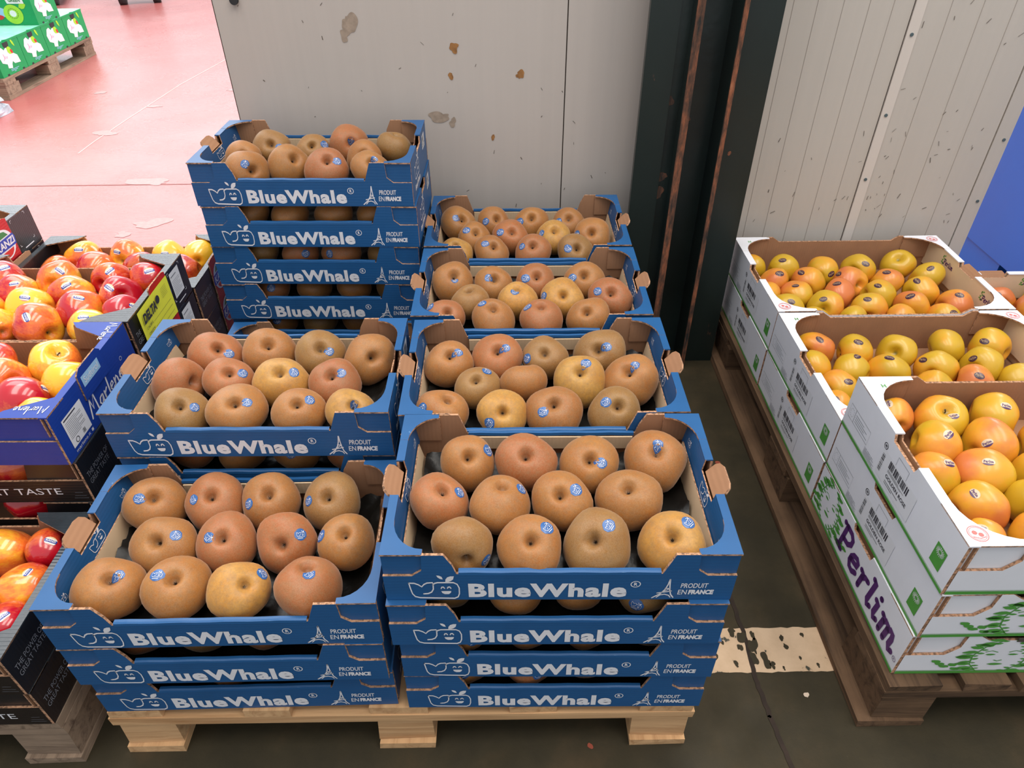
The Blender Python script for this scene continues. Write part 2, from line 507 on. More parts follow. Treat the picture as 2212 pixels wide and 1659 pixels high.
STUFF = {'barcode', 'label_print', 'small_print', 'corner_marks', 'sun_rays', 'green_print', 'kiwi_seeds', 'fine_print', 'inside_leaves', 'leaf_sweep', 'leaf_print', 'leaf_face', 'leaf_wreath', 'red_seal', 'corner_tokens'}
class Proto:
    """a thing's parts, meshes shared by every copy"""
    def __init__(self): self.parts = []
    def add(self, name, mb, parent=None, only=None):
        self.parts.append((name, mb.mesh(name) if isinstance(mb, MB) else mb, parent, only))
        return len(self.parts) - 1
    def spawn(self, name, loc, rotz, label, cat, group, flags=()):
        root = link(name, None, None, loc, rotz)
        root.empty_display_size = 0.05
        tag(root, label, cat, group)
        made = {}
        for i, (n, me, par, only) in enumerate(self.parts):
            if only and not (set(only) & set(flags)): continue
            if par is not None and par not in made: continue
            made[i] = link(n, me, root if par is None else made[par])
            if n in STUFF: made[i]['kind'] = 'stuff'
        return root

# ------------------------------------------------------------------ flat print: text, strokes, shapes
_TXT = {}
def text2d(s, bold=0.0, sp=1.0):
    key = (s, bold, sp)
    if key in _TXT: return _TXT[key]
    cu = bpy.data.curves.new('t', 'FONT')
    cu.body = s; cu.size = 1.0; cu.resolution_u = 3; cu.offset = bold; cu.space_character = sp
    o = bpy.data.objects.new('t', cu); COL.objects.link(o)
    dg = bpy.context.evaluated_depsgraph_get(); dg.update()
    me = o.evaluated_get(dg).to_mesh()
    vs_ = [(v.co.x, v.co.y) for v in me.vertices]
    fs = [tuple(p.vertices) for p in me.polygons]
    o.evaluated_get(dg).to_mesh_clear()
    bpy.data.objects.remove(o); bpy.data.curves.remove(cu)
    x0 = min(v[0] for v in vs_); x1 = max(v[0] for v in vs_)
    y0 = min(v[1] for v in vs_); y1 = max(v[1] for v in vs_)
    r = ([((a - x0) / (x1 - x0), (b - y0) / (y1 - y0)) for a, b in vs_], fs)
    _TXT[key] = r
    return r

class Ink:
    def __init__(self): self.v, self.f = [], []
    def text(self, s, x0, y0, x1, y1, bold=0.0, shear=0.0, flip=False, sp=1.0):
        vs_, fs = text2d(s, bold, sp); i = len(self.v)
        for a, b in vs_:
            if flip: a, b = 1 - a, 1 - b
            self.v.append((x0 + a * (x1 - x0) + shear * b * (y1 - y0), y0 + b * (y1 - y0)))
        self.f += [tuple(i + k for k in f) for f in fs]
        return self
    def poly(self, pts):
        i = len(self.v); self.v += list(pts); self.f.append(tuple(range(i, i + len(pts))))
        return self
    def rect(self, x0, y0, x1, y1): return self.poly([(x0, y0), (x1, y0), (x1, y1), (x0, y1)])
    def frame(self, x0, y0, x1, y1, w): return self.stroke([(x0, y0), (x1, y0), (x1, y1), (x0, y1), (x0, y0)], w, False)
    def disc(self, x, y, r, ry=None, seg=20):
        ry = r if ry is None else ry
        return self.poly([(x + r * math.cos(2 * math.pi * k / seg), y + ry * math.sin(2 * math.pi * k / seg)) for k in range(seg)])
    def ring(self, x, y, r, w, seg=24, ry=None):
        ry = r if ry is None else ry
        return self.stroke([(x + r * math.cos(2 * math.pi * k / seg), y + ry * math.sin(2 * math.pi * k / seg)) for k in range(seg + 1)], w, False)
    def stroke(self, pts, w, cap=True):
        n = len(pts); L, R = [], []
        for k in range(n):
            a = Vector(pts[max(0, k - 1)]); b = Vector(pts[min(n - 1, k + 1)])
            if k == 0 and pts[0] == pts[-1]: a = Vector(pts[-2])
            if k == n - 1 and pts[0] == pts[-1]: b = Vector(pts[1])
            d = b - a
            d = d.normalized() if d.length > 1e-9 else Vector((1, 0))
            nn = Vector((-d.y, d.x)) * (w / 2)
            p = Vector(pts[k])
            L.append(tuple(p + nn)); R.append(tuple(p - nn))
        for k in range(n - 1):
            self.poly([R[k], R[k + 1], L[k + 1], L[k]])
        if cap:
            for p in (pts[0], pts[-1]): self.disc(p[0], p[1], w / 2, None, 8)
        return self
    def bars(self, x0, y0, x1, y1, n, rnd, vertical=True):
        p = 0.0
        ws = [rnd.choice((1, 1, 2, 3)) for _ in range(n * 2)]
        tot = float(sum(ws))
        for k, w in enumerate(ws):
            if k % 2 == 0:
                a, b = p / tot, (p + w) / tot
                if vertical: self.rect(x0 + a * (x1 - x0), y0, x0 + b * (x1 - x0), y1)
                else: self.rect(x0, y0 + a * (y1 - y0), x1, y0 + b * (y1 - y0))
            p += w
        return self
    def shapes(self, fn, x0, y0, x1, y1, shear=0.0):
        """add another Ink (unit square) scaled into a rectangle"""
        i = len(self.v)
        self.v += [(x0 + a * (x1 - x0) + shear * b * (y1 - y0), y0 + b * (y1 - y0)) for a, b in fn.v]
        self.f += [tuple(i + k for k in f) for f in fn.f]
        return self
    def mesh(self, name, mat, O, U, V, lift=0.0006):
        O = Vector(O); nn = U.cross(V).normalized() * lift
        me = bpy.data.meshes.new(name)
        me.from_pydata([tuple(O + U * a + V * b + nn) for a, b in self.v], [], self.f)
        me.materials.append(MAT[mat]); me.update()
        return me

def whale_logo():
    k = Ink(); g = lambda p: [((a - 130) / 630.0, (662 - b) / 285.0) for a, b in p]
    w = 0.030
    def st(p, w=w): 
        # keep stroke weight even: work in wide space then squash
        pts = [((a - 130) / 285.0, (662 - b) / 285.0) for a, b in p]
        t = Ink().stroke(pts, 0.055)
        i = len(k.v); k.v.extend([(x * 285.0 / 630.0, y) for x, y in t.v]); k.f.extend([tuple(i + q for q in f) for f in t.f])
    st([(132, 470), (200, 472), (250, 490), (288, 515), (320, 485), (360, 468), (430, 464), (434, 500), (430, 545), (405, 580), (360, 598), (302, 602)])
    st([(430, 494), (450, 474), (490, 464), (690, 464), (735, 484), (757, 530), (754, 600), (735, 640), (690, 658), (500, 655), (250, 650), (190, 635), (160, 600), (145, 540), (132, 470)])
    k.poly(list(reversed(g([(485, 378), (520, 380), (550, 395), (562, 425), (530, 420), (500, 402)]))))
    k.poly(list(reversed(g([(590, 455), (595, 425), (620, 400), (660, 388), (703, 388), (690, 425), (660, 445), (630, 455)]))))
    st([(530, 535), (540, 520), (558, 518), (572, 533)]); st([(608, 533), (620, 519), (638, 517), (652, 533)])
    k.poly(list(reversed(g([(527, 568), (655, 567), (645, 590), (620, 605), (570, 606), (540, 592)]))))
    return k
WHALE = whale_logo()

def eiffel():
    k = Ink(); g = lambda p: [((a - 950) / 245.0, (745 - b) / 240.0) for a, b in p]
    for p, w in (([(1120, 508), (1108, 575), (1085, 635), (1040, 690), (952, 744)], 0.06), ([(1124, 508), (1130, 575), (1140, 640), (1160, 700), (1194, 740)], 0.06),
                 ([(1084, 622), (1142, 622)], 0.05), ([(1000, 682), (1160, 655)], 0.05), ([(1002, 738), (1040, 706), (1090, 698), (1140, 712), (1160, 738)], 0.05), ([(1060, 668), (1138, 625)], 0.035)):
        k.stroke(g(p), w)
    return k
EIFFEL = eiffel()

def perlim_word():
    k = Ink()
    L = [[(0.0, 1.0), (0.2, 1.0), (0.2, 0.0)], [(0.04, 0.0), (0.38, 0.0)], [(0.2, 1.0), (0.55, 0.99), (0.74, 0.86), (0.75, 0.66), (0.58, 0.49), (0.25, 0.47)],
         [(1.04, 0.32), (1.5, 0.40), (1.48, 0.54), (1.33, 0.63), (1.14, 0.57), (1.02, 0.40), (1.02, 0.2), (1.14, 0.04), (1.35, 0.02), (1.55, 0.16)],
         [(1.74, 0.6), (1.9, 0.6), (1.9, 0.0)], [(1.9, 0.4), (2.05, 0.58), (2.24, 0.6)],
         [(2.42, 1.0), (2.56, 1.0), (2.56, 0.12), (2.66, 0.0), (2.8, 0.08)],
         [(2.92, 0.6), (3.06, 0.6), (3.06, 0.12), (3.16, 0.0), (3.3, 0.08)], [(3.06, 0.86), (3.07, 0.87)],
         [(3.42, 0.6), (3.56, 0.6), (3.56, 0.0)], [(3.56, 0.42), (3.68, 0.58), (3.82, 0.56), (3.88, 0.4), (3.88, 0.0)],
         [(3.88, 0.42), (4.0, 0.58), (4.14, 0.56), (4.2, 0.4), (4.2, 0.12), (4.3, 0.0), (4.42, 0.08)]]
    for p in L: k.stroke(p, 0.215)
    k.v = [(a / 4.45, b) for a, b in k.v]
    return k
PERLIM = perlim_word()

def marlene_word():
    k = Ink()
    e = [(0.02, 0.2), (0.22, 0.3), (0.17, 0.45), (0.05, 0.4), (0.0, 0.18), (0.09, 0.02), (0.27, 0.1)]
    L = [[(0, 0), (0.15, 0.9), (0.25, 0.3), (0.45, 1.0), (0.55, 0), (0.65, 0.05)], [(0.95, 0.45), (0.8, 0.4), (0.72, 0.2), (0.82, 0.03), (0.95, 0.2), (1.0, 0.45), (0.98, 0.1), (1.08, 0.03)],
         [(1.15, 0.45), (1.18, 0.02), (1.18, 0.3), (1.35, 0.48)], [(1.5, 1.0), (1.5, 0.1), (1.58, 0.02)], [(1.63 + a, b) for a, b in e],
         [(1.98, 0.45), (2.0, 0.02), (2.02, 0.3), (2.15, 0.45), (2.22, 0.3), (2.24, 0.03), (2.32, 0.05)], [(2.4 + a, b) for a, b in e]]
    for p in L: k.stroke(p, 0.085)
    k.v = [(a / 2.7, b) for a, b in k.v]
    return k
MARLENE = marlene_word()

def leaf(k, x, y, ang, ln, wd):
    c, s = math.cos(ang), math.sin(ang)
    pts = [(0, 0), (0.25, 0.36), (0.55, 0.42), (0.85, 0.2), (1, 0), (0.85, -0.2), (0.55, -0.42), (0.25, -0.36)]
    k.poly([(x + (a * ln) * c - (b * wd) * s, y + (a * ln) * s + (b * wd) * c) for a, b in reversed(pts)])

def leaf_face():
    """wreath of leaves round a face, unit square, about 1.6 wide : 1 high"""
    k = Ink(); rnd = random.Random(4)
    for side in (-1, 1):
        stem = [(0.5 + side * 0.12, 0.02), (0.5 + side * 0.22, 0.25), (0.5 + side * 0.24, 0.5), (0.5 + side * 0.18, 0.75), (0.5 + side * 0.05, 0.95)]
        k.stroke(stem, 0.012)
        for i in range(22):
            t = i / 21.0 * 3.999; a = int(t); q = t - a
            x = stem[a][0] * (1 - q) + stem[a + 1][0] * q; y = stem[a][1] * (1 - q) + stem[a + 1][1] * q
            out = (math.pi if side < 0 else 0.0) if i % 2 else (0.3 if side < 0 else math.pi - 0.3)
            ln = rnd.uniform(0.10, 0.17) * (1.0 if i % 2 else 0.45)
            leaf(k, x, y, out + rnd.uniform(-0.5, 0.6), ln, ln * 0.75)
        for i in range(5):
            leaf(k, 0.5 + side * (0.28 + 0.05 * i), 0.05 + 0.05 * i + rnd.uniform(0, 0.1), math.pi * (0.8 if side < 0 else 0.2) + rnd.uniform(-0.4, 0.4), 0.11, 0.09)
    for s in (-1, 1):
        k.stroke([(0.5 + s * 0.05, 0.60), (0.5 + s * 0.10, 0.64), (0.5 + s * 0.15, 0.61)], 0.014)
        leaf(k, 0.5 + s * 0.05 - (0.0 if s > 0 else 0.09), 0.53, 0.0, 0.09, 0.055)
    k.stroke([(0.47, 0.36), (0.5, 0.33), (0.53, 0.36)], 0.016)
    leaf(k, 0.43, 0.24, 0.0, 0.14, 0.075)
    return k
FACE = leaf_face()

# ================================================================== the setting
WALL_Y = 1.30
b = MB(); b.face([(-6, -4, 0), (6, -4, 0), (6, WALL_Y + 0.02, 0), (-6, WALL_Y + 0.02, 0)], 'floor')
floor = tag(b.build('floor'), 'dark green worn concrete floor around the pallets', None, None, 'structure')
b = MB(); b.face([(-14, WALL_Y + 0.02, 0), (8, WALL_Y + 0.02, 0), (8, 16, 0), (-14, 16, 0)], 'floor_red')
floor2 = tag(b.build('floor'), 'glossy red painted hall floor beyond the partition wall', None, None, 'structure')

# painted stripe, joint and specks lying in the floor
rnd = random.Random(3)
def ragged(x0, y0, x1, y1, step, j):
    pts = []
    n = max(2, int((x1 - x0) / step))
    for k in range(n + 1): pts.append((x0 + (x1 - x0) * k / n, y0 + rnd.uniform(-j, j)))
    for k in range(1, 6): pts.append((x1 + rnd.uniform(-j, j), y0 + (y1 - y0) * k / 6))
    for k in range(n, -1, -1): pts.append((x0 + (x1 - x0) * k / n, y1 + rnd.uniform(-j, j)))
    return pts
def blob(x, y, r, j, seg, rr):
    ws = [(rr.uniform(.4, 1.0) / k_, k_, rr.uniform(0, 6.28)) for k_ in (1, 2, 3, 5, 7)]
    tot = sum(w_[0] for w_ in ws)
    out = []
    for q in range(seg * 2):
        t = math.pi * q / seg
        m_ = r * (1 + j * sum(a_ * math.sin(k_ * t + p_) for a_, k_, p_ in ws) / tot * 1.6)
        out.append((x + m_ * math.cos(t), y + m_ * math.sin(t)))
    return out
CHIPS = ((.668, .208, .010), (.684, .186, .012), (.702, .157, .011), (.712, .147, .006), (.675, .160, .009), (.655, .190, .006), (.640, .150, .005), (.650, .222, .008), (.62, .20, .004), (.748, .208, .005), (.748, .190, .005), (.79, .212, .004), (.73, .14, .003), (.77, .16, .003), (.80, .145, .0035), (.69, .215, .006), (.60, .17, .006), (.58, .215, .005))
b = MB(); b.face([(x, y, 0.0008) for x, y in ragged(0.40, 0.133, 0.96, 0.231, 0.012, 0.0015)], 'stripe')
b.build('painted_stripe', floor)
crack = [(0.63, 1.1), (0.645, 0.7), (0.655, 0.45), (0.668, 0.29), (0.672, 0.2), (0.668, 0.12), (0.674, 0.05), (0.683, -0.03), (0.70, -0.2), (0.72, -0.5)]
pts = []
for i in range(len(crack) - 1):
    for k in range(8):
        t = k / 8.0
        pts.append((crack[i][0] * (1 - t) + crack[i + 1][0] * t + rnd.uniform(-0.0015, 0.0015), crack[i][1] * (1 - t) + crack[i + 1][1] * t))
k = Ink().stroke(pts, 0.009)
MAT['crack'] = M('floor_joint', srgb(46, 34, 26), 0.9, 0.3, 30)
link('joint', k.mesh('joint', 'crack', (0, 0, 0), X, Y, 0.0012), floor)
for (x, y, r) in CHIPS:
    p = [(x + (a - x) * .8, y + (q - y) * 1.3) for a, q in blob(x, y, r, 0.6, 16, rnd)]
    link('paint_chip', Ink().poly(p).mesh('paint_chip', 'floor', (0, 0, 0), X, Y, 0.0014), floor)
MAT['pale_speck'] = M('pale_speck', srgb(196, 176, 156), 0.8)
MAT['red_speck'] = M('red_speck', srgb(150, 70, 50), 0.8)
for (x, y, r, mt) in ((0.757, 0.085, 0.005, 'pale_speck'), (0.672, 0.045, 0.003, 'pale_speck'), (0.74, 0.72, 0.006, 'red_speck'), (0.33, -0.005, 0.005, 'red_speck')):
    link('paint_fleck', Ink().poly(blob(x, y, r, 0.4, 9, rnd)).mesh('paint_fleck', mt, (0, 0, 0), X, Y, 0.0012), floor)
SCR = [(-1.87, 5.05), (-1.98, 4.33), (-2.03, 3.6), (-2.05, 3.23), (-2.05, 3.05)]
MAT['scratch'] = M('pale_scratch', srgb(238, 205, 196), 0.6)
link('scratch', Ink().stroke(SCR, 0.006).mesh('scratch', 'scratch', (0, 0, 0), X, Y, 0.001), floor2)
MAT['redjoint'] = M('red_floor_joint', srgb(150, 96, 92), 0.7)
link('joint', Ink().stroke([(-6, 2.63), (-2.2, 2.62), (0, 2.64)], 0.007).mesh('joint', 'redjoint', (0, 0, 0), X, Y, 0.001), floor2)
MAT['grey_scuff'] = M('grey_scuff', srgb(176, 138, 134), 0.4, 0.12, 60)
for (x, y, sx, sy) in ((-2.42, 4.15, 0.07, 0.03), (-1.95, 3.85, 0.07, 0.025), (-1.6, 4.2, 0.09, 0.02), (-2.05, 3.35, 0.10, 0.05), (-1.35, 2.2, 0.10, 0.06), (-1.42, 2.1, 0.05, 0.03), (-1.15, 1.95, 0.08, 0.03), (-2.1, 6.3, 0.12, 0.04), (-1.35, 5.3, 0.2, 0.05), (-1.5, 2.65, 0.16, 0.05)):
    p = [(x + (a - x) * sx * .6 / 0.1, y + (q - y) * sy * .8 / 0.1) for a, q in blob(x, y, 0.1, 0.6, 24, rnd)]
    link('scuff_mark', Ink().poly(p).mesh('scuff_mark', 'grey_scuff', (0, 0, 0), X, Y, 0.0011), floor2)

# partition wall left of the column
wl = link('wall_left', None)
tag(wl, 'stained off-white panel wall behind the tall tray stack', None, None, 'structure')
WT = 2.7
for x0, x1 in ((-0.512, 0.3425), (0.3455, 0.66)):
    MB().box(x0, WALL_Y, 0.0, x1, WALL_Y + 0.08, WT, 'wall').build('panel', wl)
MB().box(0.3425, WALL_Y + 0.004, 0, 0.3455, WALL_Y + 0.07, WT, 'seam').build('panel_joint', wl)
MB().box(-0.5145, WALL_Y + 0.001, 0, -0.512, WALL_Y + 0.08, WT, 'seam').build('edge_strip', wl)
# stains and scratches on that wall (x, z, rx, rz, material)
for (x, z, rx, rz, mt) in ((-0.195, 0.945, 0.017, 0.024, 'soft_stain'), (-0.205, 0.915, 0.010, 0.012, 'soft_stain'), (0.065, 0.885, 0.011, 0.011, 'rust_stain'), (0.048, 0.82, 0.006, 0.008, 'rust_stain'),
                           (0.225, 0.82, 0.010, 0.010, 'rust_stain'), (0.02, 0.72, 0.024, 0.014, 'soft_stain'), (0.05, 0.70, 0.008, 0.012, 'soft_stain'), (0.155, 0.665, 0.004, 0.008, 'rust_stain')):
    p = [(x + (a - x) * rx / 0.1, z + (q - z) * rz / 0.1) for a, q in blob(x, z, 0.1, 0.5, 22, rnd)]
    link('stain', Ink().poly(p).mesh('stain', mt, (0, WALL_Y, 0), X, Z, 0.0008 + .0002 * rnd.random()), wl)
for i in range(34):
    x = rnd.uniform(-0.48, 0.5); z = rnd.uniform(0.45, 1.0); a = rnd.uniform(0.3, 2.6); l = rnd.uniform(0.002, 0.011)
    link('scratch', Ink().stroke([(x, z), (x + l * math.cos(a), z + l * math.sin(a))], rnd.uniform(0.0008, 0.002)).mesh('scratch', 'dirt', (0, WALL_Y, 0), X, Z, 0.0008), wl)
MB().cyl((-0.458, WALL_Y + 0.002, 0.995), (0, -1, 0), 0.010, 0.012, 'rubber', 16).build('rubber_plug', wl)

# partition wall right of the column
WRY = 1.34
wr = link('wall_right', None)
tag(wr, 'scuffed grey-white panel wall behind the white apple boxes', None, None, 'structure')
MB().box(0.80, WRY, 0.0, 1.206, WRY + 0.07, WT, 'wall_r').build('panel', wr)
MB().box(1.232, WRY, 0.0, 1.545, WRY + 0.07, WT, 'wall_r').build('panel', wr)
bt = MB().box(1.2085, WRY - 0.004, 0.0, 1.236, WRY + 0.02, WT, 'batten').build('batten', wr)
MB().box(1.203, WRY + 0.001, 0.0, 1.209, WRY + 0.06, WT, 'seam').build('panel_joint', wr)
MB().box(1.545, WRY + 0.006, 0.0, 1.548, WRY + 0.06, WT, 'seam').build('panel_joint', wr)
tr = MB().box(1.548, WRY - 0.002, 0.0, 1.59, WRY + 0.06, WT, 'wall_r').build('end_trim', wr)
MAT['rib_line'] = M('faint_dark_rib', srgb(164, 155, 146), 0.5, 0.05, 20)  # thin rib lines, slightly darker than the wall panels
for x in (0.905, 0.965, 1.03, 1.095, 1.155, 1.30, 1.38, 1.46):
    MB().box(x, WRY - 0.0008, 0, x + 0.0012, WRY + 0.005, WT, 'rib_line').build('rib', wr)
for z in (0.52, 0.70, 0.90):
    MB().cyl((1.222, WRY - 0.004, z), (0, -1, 0), 0.0045, 0.002, 'steel_grey', 10).build('screw', bt)
    MB().cyl((1.575, WRY - 0.002, z - 0.07), (0, -1, 0), 0.0045, 0.002, 'steel_grey', 10).build('screw', tr)
for i in range(64):
    x = rnd.uniform(0.92, 1.54) if i < 30 else rnd.uniform(1.24, 1.54)
    if 1.195 < x < 1.24: continue
    z = rnd.uniform(0.35, 1.0) if i % 2 else rnd.uniform(0.35, 0.66); a = rnd.uniform(0.2, 1.9); l = rnd.uniform(0.002, 0.014)
    link('scratch', Ink().stroke([(x, z), (x + l * math.cos(a), z + l * math.sin(a))], rnd.uniform(0.0008, 0.002)).mesh('scratch', 'dirt', (0, WRY, 0), X, Z, 0.0014), wr)

# riveted steel column between the walls
colm = link('steel_column', None, None, (0.665, 1.14, 0))
tag(colm, 'dark green steel column with rusty flange edges between the two walls', 'column')
CH = 2.7
def cbox(n, x0, y0, x1, y1, m): return MB().box(x0 - 0.665, y0 - 1.14, 0, x1 - 0.665, y1 - 1.14, CH, m).build(n, colm)
cbox('side_plate', 0.520, 1.172, 0.590, 1.19, 'chipped')
cbox('side_plate', 0.744, 1.172, 0.826, 1.19, 'chipped')
cbox('inner_plate', 0.5885, 1.178, 0.617, 1.196, 'steel_green')
cbox('inner_plate', 0.735, 1.178, 0.7465, 1.196, 'steel_green')
for n, x0, x1 in (('flange', 0.617, 0.637), ('flange', 0.722, 0.735)):
    f = cbox(n, x0, 1.142, x1, 1.30, 'chipped')
    MB().box(x0 - 0.665 + 0.001, -0.002, 0, x1 - 0.665 - 0.001, 0.0021, CH, 'rust').build('rusty_edge', f)
cbox('web', 0.637, 1.23, 0.722, 1.245, 'steel_green')
cbox('back_plate', 0.56, 1.285, 0.82, 1.30, 'steel_green')
for (x, z, r) in ((0.655, 0.73, 0.006), (0.60, 0.60, 0.012), (0.595, 0.55, 0.016), (0.76, 0.66, 0.005), (0.59, 0.79, 0.010)):
    y = 1.2295 if x == 0.655 else 1.1775 if x < 0.617 else 1.1715
    link('rust_spot', Ink().poly(blob(x - 0.665, z, r, 0.45, 12, rnd)).mesh('rust_spot', 'rust', (0, y - 1.14, 0), X, Z, 0.0006), colm)

# ================================================================== pallets
def pallet(name, label, loc, w, d, h, wx, wy, deck_x, skid_out=0.0, seed=1):
    """deck boards run along y over three cross boards, nine blocks and three skids"""
    r = random.Random(seed)
    root = link(name, None, None, loc); tag(root, label, 'pallet', 'wooden pallets on the floor')
    td, tc, ts = 0.020, 0.022, 0.020
    for (x0, x1) in deck_x:
        MB().rough_box(x0, r.uniform(0, 0.006), h - td, x1, d - r.uniform(0, 0.006), h, wy, r, 0.0015).build('deck_board', root)
    for y0 in (0.004, d / 2 - 0.06, d - 0.124):
        MB().rough_box(0.0, y0, h - td - tc, w, y0 + 0.12, h - td - 0.0005, wx, r, 0.001).build('cross_board', root)
    for x0 in (0.004, w / 2 - 0.05, w - 0.104):
        MB().rough_box(x0 - (skid_out if x0 < 0.1 else 0), 0.0, 0.0005, x0 + 0.10, d, ts, wy, r, 0.002).build('skid_board', root)
        for y0 in (0.008, d / 2 - 0.07, d - 0.148):
            MB().rough_box(x0 + 0.001, y0, ts + 0.0005, x0 + 0.099, y0 + 0.14, h - td - tc - 0.0005, wx, r, 0.003).build('block', root)
    return root
pallet('wooden_pallet', 'pale new pine pallet under the blue russet apple trays', (-0.505, -0.002, 0), 1.01, 1.2, 0.1325, 'new_wood_x', 'new_wood_y',
       [(0.004, 0.092), (0.235, 0.315), (0.45, 0.55), (0.69, 0.77), (0.915, 1.006)], 0, 2)
pallet('wooden_pallet', 'dark weathered pallet under the white boxes of yellow apples', (0.845, 0.024, 0), 1.0, 1.22, 0.1385, 'old_wood_x', 'old_wood_y',
       [(0.0, 0.095), (0.135, 0.215), (0.235, 0.315), (0.40, 0.50), (0.56, 0.64), (0.70, 0.78), (0.90, 1.0)], 0.022, 5)
pallet('wooden_pallet', 'grey-brown scuffed pallet under the crates of red apples', (-1.572, -0.02, 0), 1.0, 1.2, 0.1395, 'grey_wood_x', 'grey_wood_y',
       [(0.0, 0.10), (0.22, 0.31), (0.45, 0.55), (0.68, 0.77), (0.87, 1.0)], 0, 8)
pallet('wooden_pallet', 'sunlit worn pallet under the green kiwi cartons', (-3.73, 4.0, 0), 0.81, 1.18, 0.126, 'grey_wood_x', 'grey_wood_y',
       [(0.0, 0.14), (0.2, 0.3), (0.36, 0.46), (0.52, 0.62), (0.67, 0.81)], 0, 11)

# ================================================================== blue trays
W2, D2, TH = 0.247, 0.147, 0.1003
def arc_corner(x1, x0, y0, y1, xa, ya, n=7):
    """corner web polygon seen from above in the +x,+y sense: outer corner at (x0,y0)"""
    pts = [(x0, y0), (x1, y0), (x1, ya)]
    for k in range(1, n + 1):
        t = math.pi / 2 * k / n
        pts.append((x1 + (xa - x1) * math.sin(t), y1 + (ya - y1) * math.cos(t)))
    pts.append((x0, y1))
    return pts

